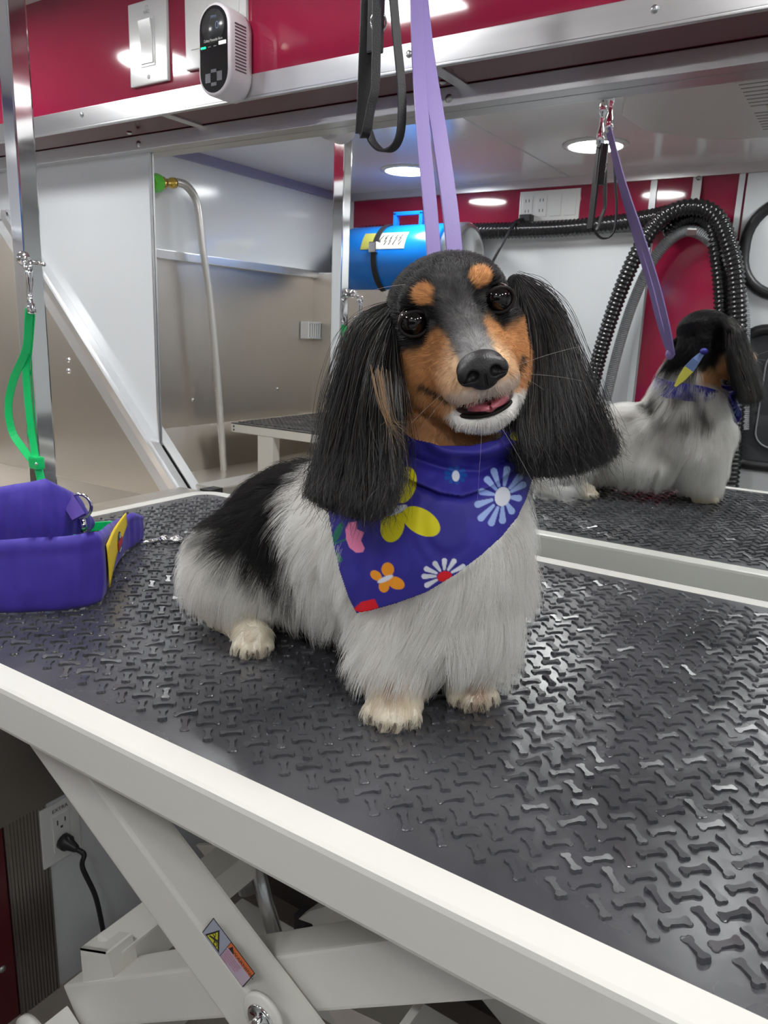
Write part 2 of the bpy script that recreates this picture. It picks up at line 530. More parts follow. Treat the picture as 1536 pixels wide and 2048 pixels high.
# the photo plate, in the plane x = ox, width along y
pl = [onX(p, q, ox) for p, q in ((75, 1622), (152, 1582), (160, 1692), (86, 1738))]
y0 = (pl[0][1] + pl[3][1]) / 2; y1 = (pl[1][1] + pl[2][1]) / 2
z0 = (pl[2][2] + pl[3][2]) / 2; z1 = (pl[0][2] + pl[1][2]) / 2
z1 = min(z1, .3165)
MB().box((ox, y0, z0), (ox + .005, y1, z1), bev=.0015).build('cover_plate', M_PLATE, og)
yc = (y0 + y1) / 2; zc = (z0 + z1) / 2; sw = (y1 - y0) * .22
MB().box((ox + .004, yc - sw, zc - (z1 - z0) * .31), (ox + .0068, yc + sw, zc + (z1 - z0) * .31), bev=.001).build('receptacle', M_PLATE, og)
zz = zc + (z1 - z0) * .17
for a_, b_ in (((ox + .0066, yc - .008, zz - .004), (ox + .0071, yc - .006, zz + .005)), ((ox + .0066, yc + .006, zz - .003), (ox + .0071, yc + .008, zz + .005)), ((ox + .0066, yc - .002, zz - .012), (ox + .0071, yc + .002, zz - .008))):
    MB().box(a_, b_).build('slot', M_SLOT, og)
text_mesh('lettering', 'EXTRA', (ox + .0052, yc, zc + (z1 - z0) * .385), (0, 1, 0), (0, 0, 1), .0095, M_SLOT, og)
outlet_yc, outlet_zc, outlet_h = yc, zc, z1 - z0

# ------------------------------------------------------------------ things on the red chase above the mirror
def plate(name, pxs, label, cat):
    a = [onY(p, q, CH) for p, q in pxs]
    x0 = (a[0][0] + a[3][0]) / 2; x1 = (a[1][0] + a[2][0]) / 2
    zb = (a[2][2] + a[3][2]) / 2
    return x0, x1, zb


x0, x1, zb = plate('a', ((263, 40), (339, 40), (341, 163), (266, 177)), '', '')
zt = zb + .118
sw_ = thing('vacuum_switch', ((x0 + x1) / 2, CH, zb), 'white rocker switch plate marked VAC on the red panel', 'switch')
MB().box((x0, CH - .0055, zb), (x1, CH, zt), bev=.002).build('cover_plate', M_PLATE, sw_)
xc = (x0 + x1) / 2; zc = (zb + zt) / 2; pw = .0165
MB().box((xc - pw, CH - .0068, zc - .034), (xc + pw, CH - .005, zc + .034), bev=.0006).build('frame', M_PLATE, sw_)
yk = CH - .0068
MB().prism([(xc - pw + .003, yk + .001, zc + .031), (xc - pw + .003, yk - .0055, zc + .030), (xc - pw + .003, yk - .001, zc), (xc - pw + .003, yk - .0022, zc - .030), (xc - pw + .003, yk + .001, zc - .031)], (2 * pw - .006, 0, 0)).build('rocker', M_PLATE, sw_)
for z in (zb + .0105, zt - .0105):
    MB().lathe([(.0033, 0), (.0030, .0008), (0, .0008)], (xc, CH - .0055, z), (0, -1, 0), 14).build('screw', M_PLATE, sw_)
text_mesh('lettering', 'VAC', (xc, CH - .0057, zc + .042), (1, 0, 0), (0, 0, 1), .007, M_INK, sw_)

x0, x1, zb = plate('b', ((377, 60), (498, 60), (498, 120), (377, 143)), '', '')
dp = thing('outlet_plate', ((x0 + x1) / 2, CH, zb), 'wide white outlet plate behind the alarm on the red panel', 'outlet')
MB().box((x0, CH - .006, zb), (x1, CH, zb + .118), bev=.002).build('cover_plate', M_PLATE, dp)
for k in (-1, 1):
    xx = (x0 + x1) / 2 + k * .032
    MB().box((xx - .017, CH - .0075, zb + .026), (xx + .017, CH - .006, zb + .092), bev=.0006).build('receptacle', M_PLATE, dp)

# carbon monoxide alarm plugged into the plate
yf = CH - .050
al = [onY(p, q, yf) for p, q in ((396, 100), (460, 95), (428, 3), (424, 193))]
aw = (al[1][0] - al[0][0]) / 2; ax_ = (al[0][0] + al[1][0]) / 2
az0, az1 = al[3][2], al[2][2]
ag = thing('carbon_monoxide_alarm', (ax_, CH - .006, az0), 'white oval carbon monoxide alarm with a black display face', 'alarm')


def stadium(cx, w, za, zb_, y, n=14):
    pts = []
    for i in range(n + 1):
        t = PI * i / n
        pts.append((cx + w * math.cos(t), y, zb_ - w * 1.0 + w * math.sin(t)))
    for i in range(n + 1):
        t = PI + PI * i / n
        pts.append((cx + w * math.cos(t), y, za + w * 1.0 + w * math.sin(t)))
    return pts


mb = MB()
rings = [(aw * .97, 0, yf + .044), (aw, .0, yf + .036), (aw, 0, yf + .004), (aw * .97, .001, yf + .001), (aw * .90, .002, yf)]
base = None; V = []
for w, ins, y in rings:
    V.append(stadium(ax_, w, az0 + (aw - w), az1 - (aw - w), y))
k = len(V[0]); vv = [p for r in V for p in r]
ff = []
for i in range(len(V) - 1):
    for j in range(k):
        ff.append((i * k + j, (i + 1) * k + j, (i + 1) * k + (j + 1) % k, i * k + (j + 1) % k))
ff.append(list(range(k))); ff.append([(len(V) - 1) * k + j for j in range(k)][::-1])
mb.add(vv, ff, 0, True)
mb.build('body', mat('alarm_white', (.72, .68, .71), .35), ag)
MB().prism(stadium(ax_, aw * .86, az0 + aw * .14, az1 - aw * .14, yf - .0005), (0, .001, 0)).build('display_face', M_BLACKG, ag)
MB().lathe([(aw * .70, 0), (aw * .70, .0004), (0, .0004)], (ax_, yf - .0006, az1 - aw * .98), (0, -1, 0), 32).build('screen', mat('screen_grey', (.035, .036, .038), .25), ag)
M_DIG = mat('screen_digits', (.05, .07, .10), .5, emit=((.10, .16, .28), .35))
text_mesh('digit', '0', (ax_ + aw * .25, yf - .0012, az1 - aw * .98), (1, 0, 0), (0, 0, 1), .014, M_DIG, ag)
text_mesh('lettering', 'PPM', (ax_ + aw * .05, yf - .0012, az1 - aw * .62), (1, 0, 0), (0, 0, 1), .006, M_DIG, ag)
hgt = az1 - az0
text_mesh('lettering', 'Carbon Monoxide Alarm', (ax_, yf - .0008, az1 - hgt * .40), (1, 0, 0), (0, 0, 1), .0052, M_PLATE, ag, squeeze=.68)
MB().box((ax_ - aw * .78, yf - .0012, az1 - hgt * .475), (ax_ - aw * .48, yf - .0006, az1 - hgt * .455), bev=.0002).build('power_light', mat('green_light', (0, .6, .1), .5, emit=((0, 1, .2), 2.2)), ag)
MB().box((ax_ + aw * .35, yf - .0015, az1 - hgt * .465), (ax_ + aw * .78, yf - .0006, az1 - hgt * .428), bev=.0003).build('test_button', mat('white_button', (.8, .8, .8), .3, emit=((1, 1, 1), .5)), ag)
for k_, w_ in ((-.25, 'fault'), (.10, 'alarm')):
    MB().box((ax_ + aw * (k_ - .08), yf - .001, az1 - hgt * .47), (ax_ + aw * (k_ + .08), yf - .0006, az1 - hgt * .462)).build('indicator', mat('dim_grey', (.3, .3, .32), .5), ag)
for dx, dz, w_, h_ in ((-.36, 0, .16, .006), (.36, 0.001, .16, .006), (0, .0085, .17, .0022), (0, -.0085, .17, .0022)):
    MB().box((ax_ + aw * (dx - w_), yf - .001, az0 + hgt * .20 + dz - h_), (ax_ + aw * (dx + w_), yf - .0006, az0 + hgt * .20 + dz + h_), bev=.0002).build('button', mat('button_grey', (.10, .10, .12), .35), ag)
vs_ = MB()
for i in range(15):
    z = az0 + hgt * (.27 + .035 * i)
    vs_.prism([(ax_ + aw - .0002, yf + .010, z), (ax_ + aw - .0002, yf + .032, z + .0005), (ax_ + aw - .0002, yf + .032, z + .0022), (ax_ + aw - .0002, yf + .010, z + .0017)], (.0006, 0, 0))
vs_.build('vent_slots', mat('vent_dark', (.10, .07, .09), .6), ag)

# ------------------------------------------------------------------ ceiling lamps (one kind; the middle row is unseen, added as fill light)
lamp = thing('ceiling_lamp', (-1.45, -.33, H), '', 'lamp', 'round ceiling lamps')
MB().lathe([(.092, 0), (.092, .003), (.076, .007), (.074, .004), (.074, 0)], (-1.45, -.33, H), (0, 0, -1), 40).build('bezel', M_PLATE, lamp)
MB().lathe([(.0742, .0005), (.0742, .005), (0, .005)], (-1.45, -.33, H), (0, 0, -1), 40, smooth=False).build('lens', M_LENS, lamp)
lamps = [(-1.43, -.295, 'round ceiling lamp over the tub, second from the left in the mirror'),
         (-.775, -.245, 'round ceiling lamp near the air conditioner, brightest in the mirror beside the black strap'),
         (-1.372, .597, 'round ceiling lamp whose reflection shines behind the VAC switch'),
         (-.744, .563, 'round ceiling lamp whose reflection sits behind the purple leash at the top'),
         (-.10, .60, 'round ceiling lamp above the right half of the table, nearer the mirror'),
         (-.05, -.42, 'round ceiling lamp behind the camera near the door'),
         (.62, .58, 'round ceiling lamp past the right end of the table, mirror side'),
         (.62, -.38, 'round ceiling lamp nearest the cab end, door side'),
         (.02, .10, 'unseen ceiling lamp added for fill light straight above the photographer'),  # added to brighten the camera-side faces and the fur
         (.62, .10, 'unseen ceiling lamp added for fill light in the middle row towards the cab')]  # second added fill lamp, out of view
kids = list(lamp.children)
for i, (x, y, lb) in enumerate(lamps):
    if i == 0:
        r = lamp
    else:
        r = lamp.copy(); COL.objects.link(r); r.location = (x, y, H)
        for ch in kids:
            c_ = ch.copy(); COL.objects.link(c_); c_.parent = r; c_.matrix_parent_inverse = ch.matrix_parent_inverse.copy()
    r['label'] = lb

# ceiling air conditioner grille (seen in the mirror)
ac = thing('air_conditioner', (-.25, .0, H - .001), 'beige ceiling air conditioner cover with louvred vents', 'air conditioner')
aa = [(-.565, .20), (-.60, .10), (-.585, -.06), (-.46, -.215), (-.40, -.235), (.35, -.235), (.42, -.18), (.42, .26), (.35, .31), (-.50, .31)]
MB().prism([(x, y, H - .001) for x, y in aa], (0, 0, -.023)).build('cover', M_AC, ac)
gr = MB()
for g0, g1 in ((.06, .22), (-.15, .0)):
    for i in range(7):
        y = g0 + (g1 - g0) * i / 6
        gr.box((-.33, y - .003, H - .026), (.05, y + .003, H - .0235))
gr.build('louvres', mat('louvre_grey', (.22, .21, .20), .5), ac)
MB().box((-.335, -.17, H - .0255), (.06, .235, H - .024)).build('grille_plate', M_AC, ac)
MB().box((-.30, .012, H - .0265), (.03, .055, H - .0250)).build('sticker', mat('pale_sticker', (.55, .53, .36), .5), ac)

# ================================================================== OPPOSITE WALL (seen in the mirror)
# blue stand dryer strapped to the wall
DV = 2.50
e0 = mY(708, 505, DV); e1 = mY(962, 508, DV)
dc = (e0 + e1) / 2
rad = .122
zc = 1.352
dy = thing('pet_dryer', (dc[0], 2 - DV, zc), 'blue cylindrical pet dryer strapped to the opposite wall', 'dryer')
xa = mY(706, 505, DV)[0]; xb = mY(905, 505, DV)[0]; xc_ = mY(962, 508, DV)[0]
yd = 2 - DV
MB().lathe([(rad * .86, 0), (rad * .97, .012), (rad, .03), (rad, (xb - xa) - .01), (rad * .97, (xb - xa)), (0, (xb - xa))], (xa, yd, zc), (1, 0, 0), 40).build('barrel', M_BLUE, dy)
MB().lathe([(rad * .92, 0), (rad * .92, .02), (rad, .022), (rad, .060), (rad * .93, .072), (rad * .80, .072), (rad * .78, .055), (0, .055)], (xb + .002, yd, zc), (1, 0, 0), 40).build('filter_cap', M_ALU, dy)
MB().lathe([(rad * .5, -.055), (rad * .62, -.05), (rad * .66, -.02), (rad * .85, -.004), (rad * .9, .006), (0, .006)], (xa, yd, zc), (1, 0, 0), 28).build('nozzle_cap', M_BLACK, dy)
h0 = mY(792, 470, DV)[0]; h1 = mY(842, 470, DV)[0]
hm = MB()
hm.box((h0 - .008, yd - .012, zc + rad - .006), (h0 + .006, yd + .012, zc + rad + .045), bev=.003)
hm.box((h1 - .006, yd - .012, zc + rad - .006), (h1 + .008, yd + .012, zc + rad + .045), bev=.003)
hm.box((h0 - .008, yd - .012, zc + rad + .034), (h1 + .008, yd + .012, zc + rad + .047), bev=.003)
hm.build('handle', M_BLUE, dy)


def on_barrel(x, ang, r=rad + .0012):     # ang 0 = facing the mirror, up positive
    return (x, yd + r * math.cos(ang), zc + r * math.sin(ang))


lb_ = MB(); n = 10
l0 = mY(757, 500, DV)[0]; l1 = mY(842, 500, DV)[0]
for i in range(n):
    a0_, a1_ = .22 + .55 * i / n, .22 + .55 * (i + 1) / n
    lb_.add([on_barrel(l0, a0_), on_barrel(l1, a0_), on_barrel(l1, a1_), on_barrel(l0, a1_)], [(0, 1, 2, 3)], 0 if True else 1)
    lb_.add([on_barrel(l0, a0_, rad + .0016), on_barrel(l0 + (l1 - l0) * .35, a0_, rad + .0016), on_barrel(l0 + (l1 - l0) * (.35 + .02 * (i % 2)), a1_, rad + .0016), on_barrel(l0, a1_, rad + .0016)], [(0, 1, 2, 3)], 1)
lb_.build('name_label', [mat('label_white', (.62, .64, .58), .3), mat('label_olive', (.45, .45, .10), .3)], dy)
ink = MB(); rr = random.Random(3)
for i in range(6):      # bold slanted strokes printed on the label
    x = l0 + (l1 - l0) * (.30 + .11 * i)
    for k in range(3):
        a0_ = .34 + .10 * k; xx = x + .004 * rr.uniform(-1, 1)
        ink.tube([on_barrel(xx, a0_, rad + .002), on_barrel(xx + .006 + .004 * rr.random(), a0_ + .13, rad + .002)], .0016, 5)
ink.build('lettering', M_SLOT, dy)
sx = mY(785, 500, DV)[0]
st = MB()
sp_ = [on_barrel(sx, a_, rad + .004) for a_ in np.linspace(1.35, -1.9, 30)]
st.ribbon(sp_, (1, 0, 0), .024, .003)
st.build('strap', M_WEB, dy)
MB().box((sx - .016, yd + rad * .93, zc + rad * .12), (sx + .016, yd + rad * 1.12, zc + rad * .42), bev=.003).build('buckle', M_CHROME, dy)
# bracket carrying the dryer
MB().box((sx - .02, YB + .001, zc - rad - .07), (sx + .02, YB + .012, zc + .05), bev=.002).box((sx - .02, YB + .008, zc - rad - .02), (sx + .02, yd + .02, zc - rad - .004), bev=.002).build('wall_bracket', M_BLUE, dy)


def corrugated(P, r, pitch, amp, seg=12):
    P = np.asarray(P); L = np.concatenate([[0], np.cumsum(np.linalg.norm(np.diff(P, axis=0), axis=1))])
    n = int(L[-1] / (pitch / 4)); s_ = np.linspace(0, L[-1], n)
    Q = np.stack([np.interp(s_, L, P[:, k]) for k in range(3)], 1)
    R = r + amp * np.array([-1, .2, 1, .2])[np.arange(n) % 4]
    return Q, R


def hose(name, pxs, r, pitch, amp, m, label, cat='hose', group=None):
    P = curve_pts([mY(px, py, dv) for px, py, dv in pxs], 160)
    Q, R = corrugated(P, r, pitch, amp)
    o = MB().tube(Q, R, 12).build(name, m)
    tag(o, label, cat, group)
    return o


hose('dryer_hose', [(690, 480, 2.52), (730, 467, 2.56), (850, 463, 2.60), (1000, 461, 2.60), (1120, 457, 2.60), (1230, 447, 2.59), (1300, 436, 2.57), (1350, 425, 2.55)], .026, .014, .0028, M_HOSE_B,
     'shiny black corrugated hose running level above the blue dryer')
hose('vacuum_hose', [(1178, 800, 2.50), (1202, 700, 2.50), (1238, 590, 2.50), (1278, 500, 2.50), (1325, 436, 2.51), (1382, 414, 2.52), (1432, 432, 2.53), (1462, 500, 2.53), (1474, 580, 2.54), (1476, 700, 2.55), (1470, 860, 2.56), (1460, 980, 2.56)], .024, .014, .0028, M_HOSE_B,
     'black corrugated hose looped over the wall hook, outermost coil')
hose('vacuum_hose', [(1330, 470, 2.57), (1380, 436, 2.57), (1420, 450, 2.57), (1436, 520, 2.57), (1444, 620, 2.58), (1440, 760, 2.58), (1424, 900, 2.58), (1400, 1000, 2.58)], .023, .014, .0028, M_HOSE_B,
     'black corrugated hose hanging straight down from the hook behind the outermost coil')
hose('cooler_hose', [(1212, 800, 2.56), (1236, 700, 2.56), (1268, 600, 2.56), (1310, 514, 2.56), (1360, 466, 2.56), (1405, 470, 2.565), (1450, 520, 2.57), (1484, 600, 2.58), (1488, 720, 2.58), (1486, 860, 2.58)], .017, .006, .0013, M_HOSE_G,
     'thin grey ribbed hose hanging inside the black coils')
hk = thing('hose_hook', mY(1396, 370, 2.64), 'long white strip hook holding the coiled hoses on the red panel', 'hook')
hp = [mY(1397, 342, 2.638), mY(1393, 380, 2.63), mY(1388, 412, 2.62), mY(1383, 455, 2.60), mY(1382, 470, 2.56), mY(1384, 458, 2.50)]
MB().ribbon(curve_pts(hp, 30), (1, 0, 0), .026, .004).build('strip', M_PLATE, hk)
MB().lathe([(.007, 0), (.007, .002), (0, .003)], mY(1397, 356, 2.63), (0, 1, 0), 12).build('screw', M_ZINC, hk)

# outlet plate on the opposite wall
pa = mY(1042, 388, 2.644); pb_ = mY(1163, 378, 2.644)
ow = thing('outlet_plate', ((pa[0] + pb_[0]) / 2, YB + .006, 1.49), 'wide white outlet and switch plate on the red band above the dryer hose', 'outlet')
MB().box((pa[0], YB + .006, 1.488), (pb_[0], YB + .012, 1.588), bev=.002).build('cover_plate', M_PLATE, ow)
for i, k_ in enumerate((.14, .38, .62, .86)):
    x = pa[0] + (pb_[0] - pa[0]) * k_
    MB().box((x - .019, YB + .012, 1.502), (x + .019, YB + .0145, 1.572), bev=.001).build('receptacle' if i < 2 else 'rocker', M_PLATE, ow)
    if i < 2:
        for z in (1.522, 1.556):
            for dx in (-.006, .006):
                MB().box((x + dx - .0012, YB + .0144, z - .005), (x + dx + .0012, YB + .015, z + .005)).build('slot', M_SLOT, ow)
pcord = dy
p0 = mY(1052, 437, 2.62)
MB().box(p0 - [.022, .028, .013], p0 + [.022, .012, .013], bev=.004).build('power_plug', M_BLACK, pcord)
MB().tube(curve_pts([p0, mY(1030, 445, 2.58), mY(1008, 482, 2.54), mY(984, 526, 2.52), mY(960, 575, 2.50), mY(930, 620, 2.5), mY(890, 660, 2.5)], 40), .005, 8).build('power_cable', M_BLACK, pcord)

# rolling equipment stand under the hoses
eq = thing('equipment_stand', (-.50, -.50, ZF), 'dark equipment stand with silver pole against the opposite wall', 'stand')
MB().box((-.60, -.60, .30), (-.47, -.46, .86), bev=.01).build('case', M_BLACK, eq)
MB().tube([(-.43, -.52, ZF), (-.43, -.52, 1.02)], .010, 12).build('pole', M_CHROME, eq)
MB().tube([(-.41, -.55, ZF), (-.41, -.55, .95)], .008, 12).build('pole', mat('brown_pole', (.08, .05, .04), .4), eq)
MB().lathe([(.012, 0), (.018, .006), (.018, .022), (.01, .03), (0, .03)], (-.43, -.52, 1.0), (0, 0, 1), 12).build('clamp_knob', M_CHROME, eq)
MB().box((-.62, -.62, ZF + .001), (-.38, -.44, .30), bev=.01).build('base', M_BLACK, eq)

# sliding door with gasketed windows
struct(MB().box((-.428, YB, ZF), (.95, YB + .018, 1.596), bev=.004).build('door_1', M_DOOR))


def rrect(x0, x1, z0, z1, r, y, n=8):
    pts = []
    for cx, cz, a0_ in ((x1 - r, z1 - r, 0), (x0 + r, z1 - r, 90), (x0 + r, z0 + r, 180), (x1 - r, z0 + r, 270)):
        for i in range(n + 1):
            a_ = math.radians(a0_ + 90 * i / n)
            pts.append((cx + r * math.cos(a_), y, cz + r * math.sin(a_)))
    return pts


for nm, (xx0, xx1, zz0, zz1, r_), gm in (('window_1', (-.408, .80, 1.24, 1.515, .12), M_DOOR), ('window_2', (-.385, .80, .72, 1.14, .075), M_GLASS_D)):
    pts = rrect(xx0, xx1, zz0, zz1, r_, YB + .021)
    w_ = MB().tube(pts, .017, 10, closed=True).build(nm, M_BLACK)
    struct(w_)
    w2 = MB().prism(rrect(xx0 + .01, xx1 - .01, zz0 + .01, zz1 - .01, r_ - .008, YB + .0185), (0, .003, 0)).build('pane', gm, w_)
pts = rrect(-.30, .70, 1.25, 1.46, .05, YB + .024)
struct(MB().tube(pts, .004, 6, closed=True).build('trim_9', M_DOOR))
struct(MB().tube(rrect(-.30, .70, .78, 1.08, .05, YB + .024), .003, 6, closed=True).build('trim_10', M_HOSE_G))

# ================================================================== GROOMING TABLE
TX0, TX1, TY0, TY1 = -.992, .235, .300, .946
tb = thing('grooming_table', (-.38, .62, ZF), 'cream scissor lift grooming table with a black bone patterned rubber mat', 'table')


def rr2(x0, x1, y0, y1, r, z, n=8):
    pts = []
    for cx, cy, a0_ in ((x1 - r, y1 - r, 0), (x0 + r, y1 - r, 90), (x0 + r, y0 + r, 180), (x1 - r, y0 + r, 270)):
        for i in range(n + 1):
            a_ = math.radians(a0_ + 90 * i / n)
            pts.append((cx + r * math.cos(a_), cy + r * math.sin(a_), z))
    return pts


# rim: rounded frame 22 mm wide, 40 mm high
prof = [(.026, T - .001), (.025, T + .0005), (.004, T + .0005), (.0012, T - .0008), (.0, T - .004), (.0, T - .036), (.001, T - .039), (.004, T - .040), (.030, T - .040)]
V = []
for ins, z in prof:
    V += rr2(TX0 + ins, TX1 - ins, TY0 + ins, TY1 - ins, max(.05 - ins, .02), z)
k = len(V) // len(prof); F = []
for i in range(len(prof) - 1):
    for j in range(k):
        F.append((i * k + j, (i + 1) * k + j, (i + 1) * k + (j + 1) % k, i * k + (j + 1) % k))
MB().add(V, F, 0, False).build('rim', M_CREAM, tb)
MB().prism(rr2(TX0 + .02, TX1 - .02, TY0 + .02, TY1 - .02, .03, T - .036), (0, 0, .03)).build('deck', M_CREAM, tb)

# mat with raised bones at 45 degrees
MX0, MX1, MY0, MY1 = TX0 + .026, TX1 - .026, TY0 + .025, TY1 - .025
mt = MB().prism(rr2(MX0, MX1, MY0, MY1, .028, T - .006), (0, 0, .006))


def bone_outline(L=.0182, w=.0040, e=.0074):
    h = L / 2; pts = []
    r = e * .29
    for sgn in (1, -1):
        pts.append((sgn * (h - .0052), -sgn * (w / 2)))
        for (cx, cy, a0_, a1_) in ((h - r, -e / 2 + r, -125, 35), (h - r, e / 2 - r, -35, 125)):
            for i in range(5):
                a_ = math.radians(a0_ + (a1_ - a0_) * i / 4)
                pts.append((sgn * (cx + r * math.cos(a_)), sgn * (cy + r * math.sin(a_))))
        pts.append((sgn * (h - .0052), sgn * (w / 2)))
    return np.array(pts)


BO = bone_outline()
rr_bone = random.Random(5)


def clean(P):
    c = P.mean(0); return P


nb = len(BO); HT = .0017
verts = []; faces = []
base_n = 0


def add_bone(cx, cy, ang):
    global base_n
    c, s_ = math.cos(ang), math.sin(ang)
    R2 = np.array([[c, s_], [-s_, c]])
    o = BO @ R2; i_ = (BO * np.array([.94, .86])) @ R2; t_ = (BO * np.array([.88, .70])) @ R2
    lv = []; ta, tb_ = rr_bone.gauss(0, .075), rr_bone.gauss(0, .075)
    for P_, z in ((o, 0), (o * 1.0, .0004), (i_, HT), (t_, HT)):
        P2 = P_ + [cx, cy]
        P2 = np.stack([np.clip(P2[:, 0], MX0 + .010, MX1 - .010), np.clip(P2[:, 1], MY0 + .013, MY1 - .013)], 1)
        lv.append(np.column_stack([P2, T + z + (0 if z < .001 else 1) * (P_[:, 0] * ta + P_[:, 1] * tb_)]))
    verts.append(np.vstack(lv))
    for r_ in range(3):
        for j in range(nb):
            faces.append((base_n + r_ * nb + j, base_n + r_ * nb + (j + 1) % nb, base_n + (r_ + 1) * nb + (j + 1) % nb, base_n + (r_ + 1) * nb + j))
    faces.append([base_n + 3 * nb + j for j in range(nb)])
    base_n += 4 * nb


for i in range(-45, 14):
    for j in range(-4, 28):
        for dx, dy_, an in ((0, 0, PI / 4), (.012, .012, -PI / 4)):
            x = -.043 + .024 * i + dx; y = .360 + .024 * j + dy_
            if MX0 + .013 < x < MX1 - .013 and MY0 + .012 < y < MY1 - .012:
                add_bone(x, y, an)
mt.add(np.vstack(verts), faces, 0, False)
mt.build('mat', M_RUBBER, tb)


# mains cord of the lift, plugged into the outlet under the tub
pb = np.array([ox + .007, outlet_yc, outlet_zc - outlet_h * .17])
MB().lathe([(.0135, 0), (.0135, .012), (.010, .016), (.0065, .030), (.0045, .034), (0, .034)], pb, (.94, .12, -.15), 12).build('power_plug', M_BLACK, tb)
pc = [pb + np.array([.032, .004, -.005]), pb + np.array([.045, .008, -.012])] + [onX(p, q, x) for p, q, x in ((165, 1735, -.985), (190, 1790, -.98), (203, 1845, -.98), (212, 1900, -.98), (222, 1990, -.98))]
MB().tube(curve_pts(pc, 40), .0042, 10).build('power_cable', M_BLACK, tb)


# scissor lift under the table
def bar(name, p0, p1, h, y0, y1, parent, m=M_CREAM, bev=.003):
    p0 = np.array([p0[0], 0, p0[1]]); p1 = np.array([p1[0], 0, p1[1]])
    d = p1 - p0; L = np.linalg.norm(d); d /= L; u = np.array([-d[2], 0, d[0]])
    B = np.array([d, [0, 1, 0], u])
    return MB().box((0, y0, -h / 2), (L, y1, h / 2), bev=bev, basis=B, origin=p0).build(name, m, parent)


FY = .345
piv = onY(530, 2030, FY)
dA = np.array([.835, -.55]); dA /= np.linalg.norm(dA)      # falls to the right
pA = onY(230, 1597, FY); pB = onY(562, 2045, FY)
dA = np.array([pB[0] - pA[0], pB[2] - pA[2]]); dA /= np.linalg.norm(dA)
hA = .047
mA = np.array([piv[0], piv[2]]) + 0
cA = onY(243, 1697, FY); cA = np.array([cA[0], cA[2]])      # a point on the centre line
s0 = cA - dA * .03; s1 = cA + dA * .75
top = cA - dA * ((.752 - cA[1]) / dA[1] * -1)
topA = cA + dA * ((.755 - cA[1]) / dA[1])
botA = cA + dA * ((.06 - cA[1]) / dA[1])
bar('scissor_arm', topA, botA, hA, FY, FY + .036, tb)
# second arm rises to the right behind the first
c0_ = onY(143, 2014, FY + .040); c1_ = onY(830, 1943, FY + .040)
c0_ = np.array([c0_[0], c0_[2]]); c1_ = np.array([c1_[0], c1_[2]])
dB = (c1_ - c0_) / np.linalg.norm(c1_ - c0_)
topB = c1_ + dB * ((.755 - c1_[1]) / dB[1])
bar('scissor_arm', c0_, topB, .048, FY + .040, FY + .078, tb)
print('arms', topA, botA, c0_, topB)
# cross tube running back from the end of the second arm
g = onY(240, 1925, FY + .045)
g0 = np.array([c0_[0] + .050, 0, c0_[1] + .075])
MB().box((g0[0] - .020, FY + .055, g0[2] - .022), (g0[0] + .020, .60, g0[2] + .022), bev=.003).build('cross_tube', M_CREAM, tb)
gp = MB()
for yy in (FY + .042, ):
    a_ = np.array([c0_[0] + .022, yy, c0_[1] + .026]); b_ = np.array([c0_[0] + .075, yy, c0_[1] + .060])
    gp.prism([a_, b_, b_ + [-.012, 0, .045], a_ + [-.002, 0, .060]], (0, .004, 0))
    gp.prism([a_ + [-.002, 0, .060], b_ + [-.012, 0, .045], b_ + [-.012, .03, .045], a_ + [-.002, .03, .060]], (0, 0, -.003))
    gp.prism([b_, b_ + [0, .03, 0], b_ + [-.012, .03, .045], b_ + [-.012, 0, .045]], (.003, 0, 0))
gp.build('gusset', M_CREAM, tb)
# rear pair of arms
off = .50
bar('scissor_arm', topA, botA, hA, FY + off, FY + off + .036, tb)
# lower tier and base frame
lowA = c0_ + np.array([.40, -.30])
end2 = c0_ + np.array([.0, .0])
dL = np.array([.83, -.56]); l1_ = end2 + dL * ((.05 - end2[1]) / dL[1])
bar('lower_arm', end2 + np.array([-.012, -.012]), l1_, .044, FY + .002, FY + .036, tb)
bar('lower_arm', end2, l1_, .044, FY + off, FY + off + .036, tb)
# pivot hub at the end of the arms
pe = np.array([end2[0] - .004, FY + .002, end2[1] - .012])
MB().lathe([(.030, 0), (.030, -.006), (.026, -.008), (.026, -.010), (.0, -.010)], pe, (0, 1, 0), 28).build('pivot_collar', M_CREAM, tb)
MB().lathe([(.010, -.010), (.010, -.016), (.007, -.020), (0, -.020)], pe, (0, 1, 0), 6, smooth=False).build('pivot_bolt', M_ZINC, tb)
MB().box((-.86, FY - .01, ZF + .001), (.12, FY + .05, .03), bev=.003).box((-.86, FY + off - .01, ZF + .001), (.12, FY + off + .05, .03), bev=.003) \
    .box((-.86, FY, ZF + .001), (-.80, FY + off, .03), bev=.003).box((.06, FY, ZF + .001), (.12, FY + off, .03), bev=.003).build('base_frame', M_CREAM, tb)
# chrome pivot on the front arm
pv = np.array([piv[0], FY, piv[2]])
MB().lathe([(.0195, .0), (.0195, -.003), (.0175, -.0045), (.0, -.0045)], pv, (0, 1, 0), 32).build('pivot_collar', M_CREAM, tb)
MB().lathe([(.0125, -.004), (.0125, -.006), (.0110, -.0068), (.0045, -.0068), (.0048, -.020), (.0056, -.021), (.0056, -.027), (.0045, -.029), (0, -.029)], pv, (0, 1, 0), 28).build('pivot_pin', M_CHROME, tb)
